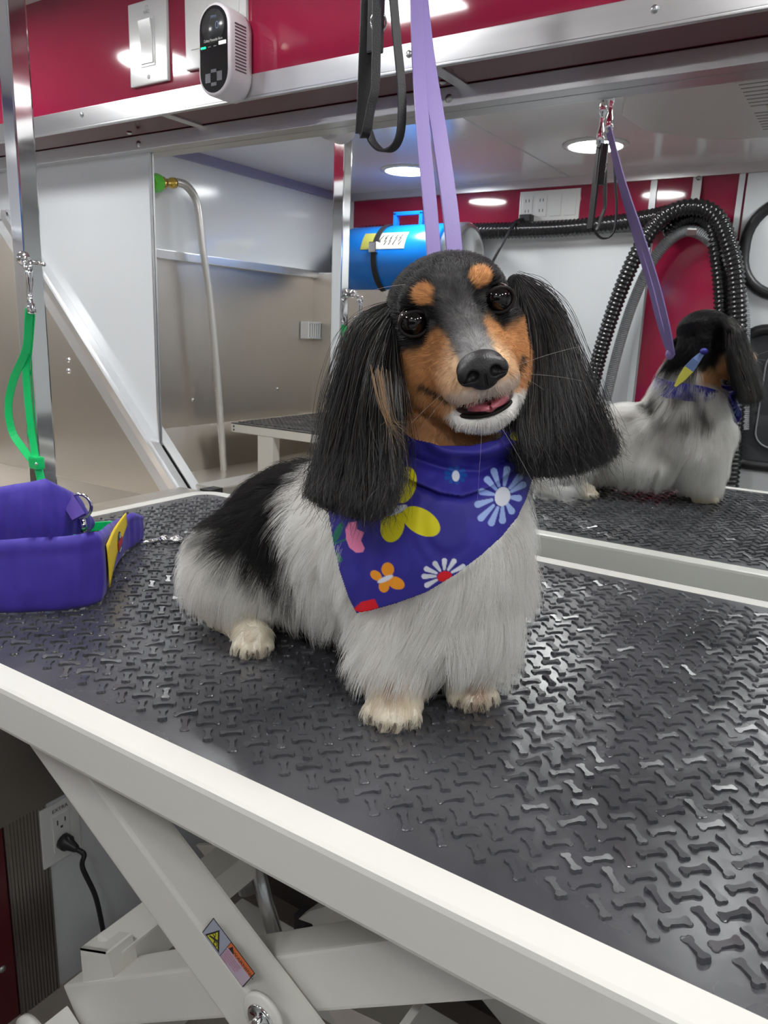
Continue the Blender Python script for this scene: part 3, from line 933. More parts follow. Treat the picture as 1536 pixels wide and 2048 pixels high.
# electric actuator with bracket, gas rod and sheet metal bits behind
MB().prism([onY(p, q, .62) for p, q in ((392, 1690), (440, 1752), (458, 1757), (492, 1722), (470, 1690))], (0, .005, 0)).build('hanger_plate', M_CREAM, tb)
MB().lathe([(.012, 0), (.012, -.008), (.006, -.010), (.006, -.018), (0, -.018)], onY(453, 1725, .62), (0, 1, 0), 6, smooth=False).build('hanger_bolt', M_ZINC, tb)
MB().tube([onY(500, 1690, .66), onY(560, 1905, .66)], .011, 14).tube([onY(478, 1690, .68), onY(500, 1780, .68)], .017, 14).build('lift_rod', M_ZINC, tb)
MB().box(onY(598, 1890, .80) + [-.012, 0, -.03], onY(598, 1835, .80) + [.012, .03, .0], bev=.002).build('foot_block', M_BLACK, tb)
MB().prism([onY(p, q, .79) for p, q in ((597, 1838), (620, 1822), (700, 1800), (770, 1838), (720, 1862), (640, 1880), (624, 1848))], (0, .02, 0)).build('rear_bracket', M_CREAM, tb)
MB().prism([onY(p, q, .47) for p, q in ((655, 2018), (690, 2012), (790, 2060), (790, 2090), (700, 2090))], (0, .05, 0)).build('slide_plate', M_CHROME, tb)

# warning sticker on the front arm
stv = [onY(p, q, FY) for p, q in ((427.5, 1836), (405, 1863), (486, 1975), (511, 1946))]
S0, S1, S2, S3 = [np.array(p) for p in stv]
ys = FY - .0004
ex = ((S3 - S0) + (S2 - S1)); ex[1] = 0; Ls = np.linalg.norm(ex) / 2; ex /= np.linalg.norm(ex)      # along the arm
ez = np.array([-ex[2], 0, ex[0]])
Ws = (abs((S0 - S1) @ ez) + abs((S3 - S2) @ ez)) / 2
C0 = (S0 + S1 + S2 + S3) / 4; C0[1] = ys


def sp2(u, v, lift=0):     # u along 0..1, v up 0..1
    p = C0 + ex * (u - .5) * Ls + ez * (v - .5) * Ws; p[1] = ys - lift; return p


def quad(mb_, pts, lift, mi=0):
    mb_.prism([sp2(u, v, lift) for u, v in pts], (0, .0002, 0), mi)


M_S1 = mat('sticker_grey', (.36, .38, .47), .35); M_S2 = mat('sticker_yellow', (.62, .60, .04), .35)
M_S3 = mat('sticker_orange', (.72, .17, .05), .35); M_S4 = mat('sticker_pink', (.52, .42, .52), .4); M_S5 = mat('sticker_red_text', (.45, .06, .14), .5)
sk = MB()
quad(sk, [(0, 0), (1, 0), (1, 1), (0, 1)], 0, 1)
quad(sk, [(.015, .03), (.435, .03), (.435, .97), (.015, .97)], .0002, 0)
quad(sk, [(.445, .03), (.985, .03), (.985, .66), (.445, .66)], .0002, 3)
quad(sk, [(.445, .68), (.985, .68), (.985, .97), (.445, .97)], .0002, 2)
quad(sk, [(.06, .10), (.40, .10), (.19, .88)], .0004, 1)
quad(sk, [(.095, .16), (.355, .16), (.192, .76)], .0006, 4)
quad(sk, [(.47, .70), (.58, .70), (.50, .92)], .0004, 1)
sk.build('warning_sticker', [M_S1, M_SLOT, M_S3, M_S4, M_S2], tb)
pg = MB()
qc = lambda u, v: sp2(u, v, .0009)
pg.tube([qc(.17 + .028 * math.cos(t), .55 + .07 * math.sin(t)) for t in np.linspace(0, 2 * PI, 17)[:-1]], .00025, 5, closed=True)
pg.tube([qc(.275 + .036 * math.cos(t), .27 + .09 * math.sin(t)) for t in np.linspace(0, 2 * PI, 17)[:-1]], .00025, 5, closed=True)
for a_, b_, r_ in (((.13, .30), (.20, .38), .0007), ((.20, .38), (.235, .42), .0009), ((.22, .40), (.27, .50), .0004), ((.22, .40), (.29, .44), .0004), ((.22, .38), (.25, .30), .0004), ((.20, .40), (.20, .50), .0004)):
    pg.tube([qc(*a_), qc(*b_)], r_, 5)
pg.build('pictogram', M_SLOT, tb)
text_mesh('lettering', 'WARNING', sp2(.79, .825, .0008), ex, ez, Ls * .092, M_SLOT, tb, squeeze=1.1)
tl = ['Always keep hands and', 'fingers away from the', 'moving parts. Failure', 'to do so could', 'result in', 'injury.']
for i, t_ in enumerate(['KEEP FINGERS AND HANDS', 'CLEAR OF MOVING PARTS', 'TABLE CAN PINCH OR CUT', 'DURING UP AND DOWN', 'MOVEMENT']):
    text_mesh('lettering', t_, sp2(.455, .60 - .115 * i, .0008), ex, ez, Ws * .105, M_S5, tb, align='LEFT', squeeze=Ls / Ws * .26)

# ================================================================== GROOMING POST, CLAMP AND OVERHEAD ARM
PX, PY = -1.006, .639
po = thing('grooming_post', (PX, PY, .70), 'square polished steel grooming post at the left end of the table', 'post')
MB().box((PX - .0135, PY - .0135, .62), (PX + .0135, PY + .0135, 1.60), bev=.002).build('upright', M_CHROME, po)
MB().box((PX - .018, PY - .018, .63), (PX + .018, PY + .018, .755), bev=.002).build('sleeve', M_STEEL, po)
b = MB().add([(PX + sx_ * w_, PY + sy_ * w_, z_) for z_, w_ in ((1.492, .017), (1.52, .040), (1.60, .045)) for sx_, sy_ in ((-1, -1), (1, -1), (1, 1), (-1, 1))],
             [(0, 1, 5, 4), (1, 2, 6, 5), (2, 3, 7, 6), (3, 0, 4, 7), (4, 5, 9, 8), (5, 6, 10, 9), (6, 7, 11, 10), (7, 4, 8, 11), (3, 2, 1, 0), (8, 9, 10, 11)])
b.build('elbow_bracket', M_PLATE, po)
MB().box((PX, .655, 1.535), (.10, .681, 1.561), bev=.002).build('overhead_arm', M_CHROME, po)
MB().box((PX + .01, PY - .0, 1.53), (PX + .06, .69, 1.566), bev=.003).build('arm_clamp', M_STEEL, po)
# eye screw with the knob and ring that carries the green loop
kb = np.array([PX + .0135, .629, 1.163])
MB().lathe([(.003, 0), (.003, .006), (.0085, .008), (.0095, .013), (.007, .019), (0, .021)], kb + [0, 0, .004], (.6, -.8, 0), 14).build('clamp_knob', M_CHROME, po)
MB().tube([kb + [.002, .0, .0], kb + [.022, .004, -.001], kb + [.032, .004, -.003]], .0028, 8).build('clamp_screw', M_CHROME, po)

# green loop hanging from the post
GY = .615
gl = thing('green_loop', onY(60, 600, GY), 'bright green grooming loop hanging from the post clamp', 'leash')
G = lambda p, q, d=0: onY(p, q, GY + d)
sn = MB()
sn.tube([G(50, 516), G(48, 530), G(54, 545), G(62, 540), G(60, 522)], .0025, 8)
sn.lathe([(.004, 0), (.0055, .008), (.005, .020), (.0028, .030), (.0028, .046), (.0050, .048), (.0062, .053), (.0062, .058), (.0048, .061), (0, .061)], G(57, 533), (0, 0, -1), 14)
sn.build('snap_hook', M_CHROME, gl)
ring = [G(59, 607) + .0115 * np.array([math.cos(t), -.5 * math.cos(t), math.sin(t)]) for t in np.linspace(0, 2 * PI, 21)[:-1]]
MB().tube(ring, .0016, 8, closed=True).build('ring', M_CHROME, gl)
sd = np.array([.85, .5, 0])
lp1 = curve_pts([G(58, 618), G(57, 640), G(52, 700), G(28, 757), G(17, 810), G(24, 862), G(48, 900), G(72, 930)], 40)
lp2 = curve_pts([G(62, 618, .004), G(62, 640, .004), G(57, 700, .006), G(52, 740, .006), G(56, 800, .006), G(64, 870, .006), G(74, 930, .004)], 40)
MB().ribbon(lp1, sd, .0105, .003).ribbon(lp2, sd, .0100, .003).build('loop_strap', M_GREEN, gl)
MB().ribbon([G(60, 617, -.003), G(56, 660, -.003), G(53, 706, -.003)], sd, .0095, .0015).build('stitched_fold', mat('green_stitch', (0, .42, .11), .5), gl)
MB().box(G(73, 925) - [.011, .006, .009], G(73, 925) + [.011, .006, .009], bev=.003).build('slider', M_GREEN, gl)
MB().sphere(G(73, 928, -.007), .0022, 8, 6).build('rivet', M_CHROME, gl)
MB().ribbon(curve_pts([G(76, 932), G(81, 955), G(90, 985), G(110, 1010, .01)], 12), sd, .0115, .003).build('tail_strap', M_GREEN, gl)

# purple leash from the overhead arm to the dog's neck
LT = np.array([-.424, .699, 1.425]) - ROT[0] * .009; LN = np.array([-.318, .580, 1.070])
ls = thing('purple_leash', LT, 'lavender leather grooming leash from the overhead arm to the dog collar', 'leash')
LM = [np.array(q) + ROT[0] * w_ for q, w_ in zip(((-.407, .672, 1.345), (-.386, .642, 1.265), (-.365, .615, 1.190), (-.345, .593, 1.120)), (-.004, .002, .008, .010))]
s1p = curve_pts([LT] + LM + [LN], 40)
s2p = curve_pts([LT + [.0, .004, 0]] + [q + ROT[0] * w_ + [0, .004, 0] for q, w_ in zip(LM, (.006, .013, .016, .016))] + [LN + [.004, .004, 0]], 40)
sdv = np.array([.80, .60, .04])
MB().ribbon(s1p, sdv, .0125, .003).build('strap', M_PURPLE_L, ls)
MB().ribbon(s2p, sdv, .0145, .003).build('strap', M_PURPLE_L, ls)
MB().lathe([(.004, 0), (.007, .006), (.0065, .022), (.004, .03), (.004, .055), (.008, .06), (.009, .07), (.006, .08), (0, .082)], LT + [0, 0, -.008], (0, -.03, 1), 14).build('snap_hook', M_CHROME, ls)
MB().tube([LT + [0, -.004, .075], LT + [0, -.03, .10], LT + [0, -.045, .125], LT + [0, -.02, .145], LT + [0, .0, .12]], .003, 8).build('hanger', M_CHROME, ls)
MB().sphere(LN, (.008, .008, .010), 12, 8).build('slide_bead', M_PURPLE_L, ls)

# black grooming straps
BY = .655
B_ = lambda p, q, d=0: onY(p, q, BY + d)
bs = thing('black_grooming_strap', B_(736, 0), 'black webbing grooming strap with a thin loop hanging beside the purple leash', 'strap')
wp_ = curve_pts([B_(741, -45), B_(739, 0), B_(735, 100), B_(731, 200), B_(727, 268)], 30)
MB().ribbon(wp_, sdv, [.0165] * 30, .0035).build('webbing', M_WEB, bs)
MB().ribbon(curve_pts([B_(727, 268, -.001), B_(728, 274, -.004), B_(733, 262, -.009), B_(742, 215, -.010), B_(750, 180, -.010), B_(752, 130, -.008), B_(753, 70, -.006), B_(754, 0, -.004), B_(755, -40, -.004)], 30), sdv, .0085, .0025).build('webbing', M_WEB, bs)
MB().ribbon(curve_pts([B_(737, 262), B_(746, 285), B_(764, 301), B_(786, 296), B_(800, 270), B_(804, 220), B_(802, 160), B_(794, 80), B_(787, 0), B_(783, -40)], 50), np.array([.55, .83, .0]), .0085, .0022).build('thin_loop', M_WEB, bs)
MB().box(B_(752, 60) - [.008, .004, .02], B_(752, 0) + [.008, .004, .02], bev=.002).build('clasp', M_BLACK, bs)
rg = [B_(757, 45) + .007 * np.array([.8 * math.cos(t), .6 * math.cos(t), 1.3 * math.sin(t)]) for t in np.linspace(0, 2 * PI, 17)[:-1]]
MB().tube(rg, .0011, 8, closed=True).build('ring', M_CHROME, bs)
zt_ = B_(741, -45)
MB().lathe([(.004, 0), (.0075, .006), (.007, .026), (.004, .034), (.004, .05), (.008, .056), (.005, .072), (0, .074)], zt_ + [0, 0, -.005], (0, 0, 1), 14).build('snap_hook', M_CHROME, bs)
MB().tube([zt_ + [0, 0, .06], zt_ + [.0, .0, .11]], .003, 8).build('hanger', M_CHROME, bs)

# ================================================================== PURPLE BELLY SLING ON THE TABLE
sg = thing('belly_sling', (-.80, .52, T), 'royal purple padded fabric dog sling standing on its edge on the table', 'sling')
ZB = T + .0012


def padded_band(path_base, tops, thick, name, parent, m, lean=None, n=90, cuff=True):
    Pb = curve_pts(path_base, n); hts = np.interp(np.linspace(0, 1, n), np.linspace(0, 1, len(tops)), tops)
    tan = np.gradient(Pb, axis=0); tan /= np.linalg.norm(tan, axis=1)[:, None]
    nrm = np.cross(tan, [0, 0, 1]); nrm /= np.linalg.norm(nrm, axis=1)[:, None]
    sec = []
    J = 20
    for j in range(J):
        a_ = j / (J - 1)
        bulge = thick * .5 * (math.sin(PI * min(max(a_, .0), 1)) ** .35)
        if cuff and a_ > .80: bulge *= 1.0 + .55 * math.sin(PI * (a_ - .80) / .20) ** 1
        sec.append((a_, bulge))
    V = []; F = []
    full = [(a_, b_) for a_, b_ in sec] + [(a_, -b_) for a_, b_ in sec[::-1]]
    K = len(full)
    for i in range(n):
        wob = .0012 * math.sin(i * .55) + .001 * math.sin(i * 1.3 + 1)
        ln = (lean[i * len(lean) // n] if lean is not None else 0)
        for a_, b_ in full:
            V.append(Pb[i] + nrm[i] * (b_ + ln * a_ + wob * math.sin(PI * a_)) + np.array([0, 0, a_ * hts[i]]))
    for i in range(n - 1):
        for j in range(K):
            F.append((i * K + j, i * K + (j + 1) % K, (i + 1) * K + (j + 1) % K, (i + 1) * K + j))
    F.append(list(range(K))[::-1]); F.append([(n - 1) * K + j for j in range(K)])
    return MB().add(V, F, 0, True).build(name, m, parent)


z_ = lambda p, q: onZ(p, q, ZB)
top_h = lambda p, base: (onX(p[0], p[1], base[0])[2] - ZB)
cb = z_(203, 1207)
hC = .070
base = [z_(-260, 1205), z_(-120, 1222), z_(0, 1226), z_(70, 1224), z_(140, 1219), z_(190, 1209), z_(206, 1196), z_(222, 1150), z_(246, 1108), z_(268, 1092), z_(284, 1078)]
# keep the band height so that its top follows the photo
hts = []
for bp_, tp in zip(base, [(-260, 1085), (-120, 1085), (0, 1080), (70, 1076), (140, 1072), (190, 1063), (206, 1060), (228, 1047), (250, 1036), (275, 1024), (295, 1030)]):
    # height of the vertical line over the base point that reaches the pixel row tp
    zz = np.linspace(0, .15, 151)
    yy = []
    for q in zz:
        v = ROT @ (np.array([bp_[0], bp_[1], ZB + q]) - CAM)
        yy.append(v[1] / v[2] * FPX + 1024)
    hts.append(float(zz[np.argmin(np.abs(np.array(yy) - tp[1]))]))
print('sling heights', np.round(hts, 3), [np.round(b_, 3) for b_ in base])
padded_band(base, hts, .009, 'outer_band', sg, M_NYLON)
b2 = [z_(296, 1072), z_(262, 1072), z_(200, 1082), z_(140, 1090)]
# yellow patch on the face behind the corner
ptb = [z_(208, 1193), z_(224, 1148), z_(246, 1108)]
pp = curve_pts(ptb, 14); tn = np.gradient(pp, axis=0); nn = np.cross(tn, [0, 0, 1]); nn /= np.linalg.norm(nn, axis=1)[:, None]
side_sign = 1.0 if (nn[5] @ (CAM - pp[5])) > 0 else -1.0
lw = [(.10, .80), (.95, .90)]
pv_ = []; pf_ = []
for i in range(14):
    t_ = i / 13
    lo = .010 + .028 * t_; hi = .058 - .004 * t_
    for zz in np.linspace(lo, hi, 8):
        pv_.append(pp[i] + nn[i] * side_sign * (.0056 + .0008 * math.sin(zz * 60)) + [0, 0, zz])
for i in range(13):
    for j in range(7):
        pf_.append((i * 8 + j, i * 8 + j + 1, (i + 1) * 8 + j + 1, (i + 1) * 8 + j))
pt = MB().add(pv_, pf_, 0, True).build('patch', M_YELLOW, sg)
sol = pt.modifiers.new('thick', 'SOLIDIFY'); sol.thickness = .0012; sol.offset = 0
em = MB()
ic = 8
ce = pp[ic] + nn[ic] * side_sign * .0072 + [0, 0, .033]; tdir = tn[ic] / np.linalg.norm(tn[ic]); ud = np.array([0, 0, 1.0])
dsk = [ce + tdir * .0115 * math.cos(t) + ud * .0135 * math.sin(t) for t in np.linspace(0, 2 * PI, 25)[:-1]]
em.prism(dsk, nn[ic] * side_sign * .0006, 0)
em.prism([ce + tdir * a_ + ud * b_ + nn[ic] * side_sign * .0008 for a_, b_ in ((-.014, -.006), (.014, -.003), (.014, .004), (-.014, .003))], nn[ic] * side_sign * .0006, 1)
em.prism([ce + tdir * (a_) + ud * b_ + nn[ic] * side_sign * .0009 for a_, b_ in ((-.002, .006), (.002, .006), (.001, .011), (-.001, .011))], nn[ic] * side_sign * .0006, 2)
em.prism([ce + tdir * (a_) + ud * b_ + nn[ic] * side_sign * .0009 for a_, b_ in ((-.008, -.010), (.006, -.0085), (.006, -.0072), (-.008, -.0085))], nn[ic] * side_sign * .0006, 2)
em.build('emblem', [mat('emblem_navy', (.01, .03, .09), .5), mat('emblem_red', (.45, .01, .02), .5), mat('emblem_white', (.6, .65, .6), .5)], sg)

# inner fold: plump second loop of the sling behind the first
ib = [z_(-150, 1090), z_(-40, 1096), z_(40, 1100), z_(100, 1096), z_(150, 1080), z_(172, 1058)]
ih = []
for bp_, ty in zip(ib, [985, 980, 968, 956, 985, 1048]):
    zz = np.linspace(0, .25, 251); yy = []
    for q in zz:
        v = ROT @ (np.array([bp_[0], bp_[1], ZB + q]) - CAM); yy.append(v[1] / v[2] * FPX + 1024)
    ih.append(float(zz[np.argmin(np.abs(np.array(yy) - ty))]))
print('inner', ih)
padded_band(ib, ih, .030, 'inner_fold', sg, M_NYLON, cuff=False)
# webbing tab, ring and buckle at the fold
w0 = onY(140, 1000, .62)
MB().ribbon(curve_pts([atD(128, 990, .98), atD(142, 1010, .97), atD(158, 1035, .96)], 12), (.5, .7, .3), .018, .004).build('webbing_tab', mat('purple_webbing', (.07, .035, .28), .7, bump=(900, .6, .001)), sg)
rc = atD(160, 1012, .985)
MB().tube([rc + .016 * np.array([.8 * math.cos(t), .5 * math.cos(t), math.sin(t)]) for t in np.linspace(0, 2 * PI, 21)[:-1]], .0022, 8, closed=True).build('ring', M_CHROME, sg)
MB().tube([rc + [.004, 0, -.018], rc + [.006, 0, -.034]], .004, 8).build('snap_hook', M_CHROME, sg)

gs = thing('green_strap', onZ(205, 1050, T), 'bright green strap loop lying on the table behind the purple sling', 'strap')
gcen = onZ(200, 1066, T)
gg = [gcen + np.array([.050 * math.cos(t) * .9, .034 * math.sin(t), 0]) for t in np.linspace(0, 2 * PI, 41)[:-1]]
pts = [onZ(p, q, T + .010) for p, q in ((150, 1072), (165, 1058), (200, 1052), (232, 1052), (246, 1060), (236, 1072), (205, 1078), (165, 1080), (148, 1078))]
MB().ribbon(curve_pts(pts, 60), (0, 0, 1), .0125, .003).build('loop', M_GREEN, gs)

bsn = thing('bolt_snap', onZ(320, 1080, T), 'small silver bolt snap lying on the mat beside the dog hip', 'snap hook')
q0 = onZ(280, 1086, T + .006); q1 = onZ(318, 1080, T + .006); q2 = onZ(352, 1078, T + .006)
MB().tube([q0, q0 * .6 + q1 * .4, q1], [.0022, .0028, .0035], 10).build('stem', M_CHROME, bsn)
MB().lathe([(.003, 0), (.0062, .004), (.0062, .010), (.0035, .013), (.0035, .018), (.0055, .021), (.0055, .026), (0, .028)], q1, (q2 - q1), 14).build('swivel', M_CHROME, bsn)
MB().tube([q2 + .0085 * np.array([math.cos(t), math.sin(t), 0]) for t in np.linspace(0, 2 * PI, 17)[:-1]], .0016, 8, closed=True).build('ring', M_CHROME, bsn)

# ================================================================== THE DOG
dog = thing('dog', (-.36, .53, T), 'long haired dachshund with black and tan head, white coat and floral bandana on the table', 'dog')

# head frame: O between the eyes, l = towards the dog's left ear, f = muzzle, u = up
lc = np.array([.955, -.275, .0]); fc = np.array([.05, .33, -.94])
fc /= np.linalg.norm(fc); lc = lc - fc * (lc @ fc); lc /= np.linalg.norm(lc)
uc = np.cross(fc, lc)
if uc[1] > 0: uc = -uc
HL, HF, HU = ROT.T @ lc, ROT.T @ fc, ROT.T @ uc
HO = atD(911, 622, .520)
print('head', HO, HF, HU, HL)


def hd(x, y, z):     # head coordinates in cm
    return HO + (HL * x + HF * y + HU * z) * .01


def tohead(P):
    d = (np.asarray(P) - HO) * 100
    return d @ np.stack([HL, HF, HU], 1)


class SDF:
    def __init__(s, lo, hi, h):
        s.lo = np.array(lo, float); s.h = h
        s.n = np.ceil((np.array(hi) - s.lo) / h).astype(int) + 1
        s.F = np.full(s.n, .05, np.float32)

    def _blk(s, a, b):
        i0 = np.clip(np.floor((a - s.lo) / s.h).astype(int), 0, s.n); i1 = np.clip(np.ceil((b - s.lo) / s.h).astype(int) + 1, 0, s.n)
        if (i1 <= i0).any(): return None, None
        g = np.meshgrid(*[s.lo[k] + s.h * np.arange(i0[k], i1[k]) for k in range(3)], indexing='ij')
        return tuple(slice(i0[k], i1[k]) for k in range(3)), np.stack(g, -1).astype(np.float32)

    def _mix(s, sl, d, k, sub=False):
        F = s.F[sl]
        if sub:
            d = -d
            hh = np.clip(.5 - .5 * (F - d) / k, 0, 1)     # smooth max
            s.F[sl] = F * (1 - hh) + d * hh + k * hh * (1 - hh)
            return
        hh = np.clip(.5 + .5 * (d - F) / k, 0, 1)
        s.F[sl] = d * (1 - hh) + F * hh - k * hh * (1 - hh)

    def ell(s, c, r, k=.012, basis=None, sub=False):
        c = np.asarray(c, float); r = np.asarray(r, float)
        m = r.max() + .045
        sl, G = s._blk(c - m, c + m)
        if sl is None: return
        p = G - c.astype(np.float32)
        if basis is not None: p = p @ np.asarray(basis, np.float32).T
        k0 = np.linalg.norm(p / r, axis=-1); k1 = np.linalg.norm(p / (r * r), axis=-1) + 1e-9
        s._mix(sl, k0 * (k0 - 1) / k1, k, sub)

    def cap(s, a, b, ra, rb, k=.012, sub=False):
        a = np.asarray(a, float); b = np.asarray(b, float); m = max(ra, rb) + .045
        sl, G = s._blk(np.minimum(a, b) - m, np.maximum(a, b) + m)
        if sl is None: return
        ab = b - a; L2 = ab @ ab
        pa = G - a.astype(np.float32)
        t = np.clip((pa @ ab.astype(np.float32)) / L2, 0, 1)
        d = np.linalg.norm(pa - t[..., None] * ab.astype(np.float32), axis=-1) - (ra + (rb - ra) * t)
        s._mix(sl, d, k, sub)

    def mesh(s):
        F = s.F; n = F.shape
        F[0] = F[-1] = .05; F[:, 0] = F[:, -1] = .05; F[:, :, 0] = F[:, :, -1] = .05
        cn = (n[0] + 1, n[1] + 1, n[2] + 1); tot = cn[0] * cn[1] * cn[2]
        acc = np.zeros((tot, 3)); cnt = np.zeros(tot); quads = []
        ins = F < 0
        for ax in range(3):
            a = [slice(None)] * 3; b = [slice(None)] * 3
            a[ax] = slice(0, -1); b[ax] = slice(1, None)
            e = ins[tuple(a)] != ins[tuple(b)]
            idx = np.argwhere(e)
            f0 = F[tuple(a)][e]; f1 = F[tuple(b)][e]
            p = idx.astype(float); p[:, ax] += f0 / (f0 - f1)
            o1, o2 = [(1, 2), (2, 0), (0, 1)][ax]
            cs = []
            for d1, d2 in ((-1, -1), (0, -1), (0, 0), (-1, 0)):
                c = idx.copy(); c[:, o1] += d1; c[:, o2] += d2
                fl = (c[:, 0] * cn[1] + c[:, 1]) * cn[2] + c[:, 2]
                cs.append(fl)
                for q in range(3): acc[:, q] += np.bincount(fl, p[:, q], tot)
                cnt += np.bincount(fl, minlength=tot)
            Q = np.stack(cs, 1)
            flipq = f0 > 0
            Q[flipq] = Q[flipq][:, ::-1]
            quads.append(Q)
        Q = np.vstack(quads)
        used = np.unique(Q); mp = np.zeros(tot, int); mp[used] = np.arange(len(used))
        V = acc[used] / cnt[used][:, None] * s.h + s.lo
        return V, mp[Q]

    def grad(s, P):
        def smp(Q):
            q = (Q - s.lo) / s.h; i = np.clip(np.floor(q).astype(int), 0, s.n - 2); t = q - i
            r = 0
            for dx in (0, 1):
                for dy_ in (0, 1):
                    for dz in (0, 1):
                        w = (t[:, 0] if dx else 1 - t[:, 0]) * (t[:, 1] if dy_ else 1 - t[:, 1]) * (t[:, 2] if dz else 1 - t[:, 2])
                        r = r + w * s.F[i[:, 0] + dx, i[:, 1] + dy_, i[:, 2] + dz]
            return r
        s.smp = smp
        e = s.h; g = np.stack([smp(P + np.eye(3)[k] * e) - smp(P - np.eye(3)[k] * e) for k in range(3)], 1)
        return g / (np.linalg.norm(g, axis=1)[:, None] + 1e-9)


S = SDF((-.61, .35, T - .004), (-.14, .74, 1.185), .0025)
HB = np.stack([HL, HF, HU])
# --- body
S.ell((-.270, .505, .935), (.060, .060, .082), .03)
S.cap((-.300, .522, .985), HO - HF * .045 - HU * .02, .052, .040, .03)
S.cap((-.300, .520, .925), (-.430, .550, .900), .058, .060, .03)
S.ell((-.465, .560, .880), (.066, .064, .066), .03)
S.ell((-.370, .545, .865), (.09, .058, .040), .03)
S.ell((-.262, .505, .868), (.042, .044, .034), .02)
# right thigh and foot (near side), left thigh and foot (mirror side)
for yy, sg_, fx, fy in ((.505, -1, -.455, .484), (.620, 1, -.440, .628)):
    S.ell((-.490, yy, .858), (.050, .032, .052), .02)
    S.cap((-.505, yy, .845), (-.500, yy - .004, .822), .028, .018, .015)
    S.cap((-.500, yy - .002, .822), (fx, fy, .812), .017, .012, .012)
# front legs
legs = [((-.292, .488, .895), (-.285, .474, .845), (-.276, .462, .815)), ((-.250, .540, .895), (-.246, .530, .845), (-.243, .522, .815))]
for a_, b_, c_ in legs:
    S.cap(a_, b_, .036, .027, .02); S.cap(b_, c_, .025, .017, .012)


def paw(cx, cy, yaw, sc=1.0, claws=None):
    d = np.array([math.cos(yaw), math.sin(yaw), 0]); w = np.array([-d[1], d[0], 0])
    c = np.array([cx, cy, T + .0145])
    S.ell(c, np.array([.0185, .0165, .0125]) * sc, .008, np.array([d, w, [0, 0, 1]]))
    for k_, (o, fwd) in enumerate(((-.0135, .012), (-.0048, .0185), (.0048, .0185), (.0135, .012))):
        t0 = c + w * o * .8 * sc + d * (fwd - .012) * sc + [0, 0, -.001]
        t1 = c + w * o * sc + d * fwd * sc + [0, 0, -.0058]
        S.cap(t0, t1, .0058 * sc, .0056 * sc, .003)
        if claws is not None:
            claws.append((t1 + d * .004 + [0, 0, .0005], t1 + d * .0115 * sc + [0, 0, -.0055]))


CL = []
ydir = math.atan2(-.80, .35)
paw(-.274, .453, ydir, 1.12, CL); paw(-.241, .515, ydir + .35, 1.06, CL)
paw(-.443, .478, ydir + .30, .95, CL); paw(-.430, .632, .1, 1.0, CL)
# tail
tp = [(-.520, .600, .850), (-.520, .645, .822), (-.495, .672, .812), (-.465, .682, .810)]
for i in range(3): S.cap(tp[i], tp[i + 1], .015 - .003 * i, .012 - .003 * i, .01)
# --- head (head coordinates, cm)
e = lambda c, r, k=.010, sub=False: S.ell(hd(*c), np.array(r) * .01, k, HB, sub)
cp = lambda a, b, ra, rb, k=.010, sub=False: S.cap(hd(*a), hd(*b), ra * .01, rb * .01, k, sub)
e((0, -4.0, .35), (4.45, 4.9, 3.45), .012)
e((0, -2.2, -1.5), (4.0, 3.4, 3.3), .012)
e((0, -.6, 1.3), (3.2, 1.6, 1.6), .012)
for sx_ in (-1, 1):
    e((sx_ * 2.3, -.3, 1.45), (1.2, .9, .55), .008)          # brow
    e((sx_ * 3.0, -2.0, -2.4), (1.9, 2.6, 2.4), .010)         # cheek
    cp((sx_ * 2.75, -.6, -4.5), (sx_ * 1.25, 3.0, -6.0), 2.0, 1.45, .010)    # lower cheek and jaw side
    cp((sx_ * 1.70, .6, -3.4), (sx_ * 1.15, 5.1, -4.25), 1.60, 1.25, .008)   # flews
    e((sx_ * 3.05, 1.0, .05), (1.02, 1.0, 1.02), .004, True)   # eye sockets
cp((0, -.5, -1.2), (0, 5.3, -3.1), 2.2, 1.35, .010)          # muzzle bridge
cp((0, .5, -2.6), (0, 5.0, -3.8), 2.3, 1.6, .010)
cp((0, -2.0, -5.5), (0, 3.6, -6.75), 2.3, 1.25, .008)          # lower jaw
e((0, -2.2, -5.2), (3.4, 2.8, 2.0), .010)
e((-.15, 3.9, -6.80), (1.95, 1.25, .68), .006)                     # chin
# mouth opening, curving up into a smile on the dog's right side
e((0.05, 4.8, -5.75), (2.05, 2.4, .68), .003, True)
cp((-1.6, 5.4, -5.45), (-2.9, 3.4, -5.15), .30, .28, .003, True); cp((-2.9, 3.4, -5.15), (-4.3, 1.6, -4.15), .28, .16, .003, True)
cp((1.6, 5.4, -5.45), (2.9, 3.4, -5.15), .30, .28, .003, True); cp((2.9, 3.4, -5.15), (4.3, 1.6, -4.15), .28, .16, .003, True)
BV, BQ = S.mesh()
BV[:, 2] = np.maximum(BV[:, 2], T + .0013)
BN = S.grad(BV)
print('dog verts', len(BV))


def hashnoise(P, sc, seed=0):
    """cheap smooth 3-D value noise"""
    q = P * sc + seed * 17.3; i = np.floor(q).astype(np.int64); t = q - i; t = t * t * (3 - 2 * t)
    r = 0
    for dx in (0, 1):
        for dy_ in (0, 1):
            for dz in (0, 1):
                h_ = (i[:, 0] + dx) * 73856093 ^ (i[:, 1] + dy_) * 19349663 ^ (i[:, 2] + dz) * 83492791
                h_ = (h_ * 2654435761 & 0xffffffff) / 4294967295.0
                w = (t[:, 0] if dx else 1 - t[:, 0]) * (t[:, 1] if dy_ else 1 - t[:, 1]) * (t[:, 2] if dz else 1 - t[:, 2])
                r = r + w * h_
    return r


def sstep(a, b, x):
    t = np.clip((x - a) / (b - a), 0, 1); return t * t * (3 - 2 * t)


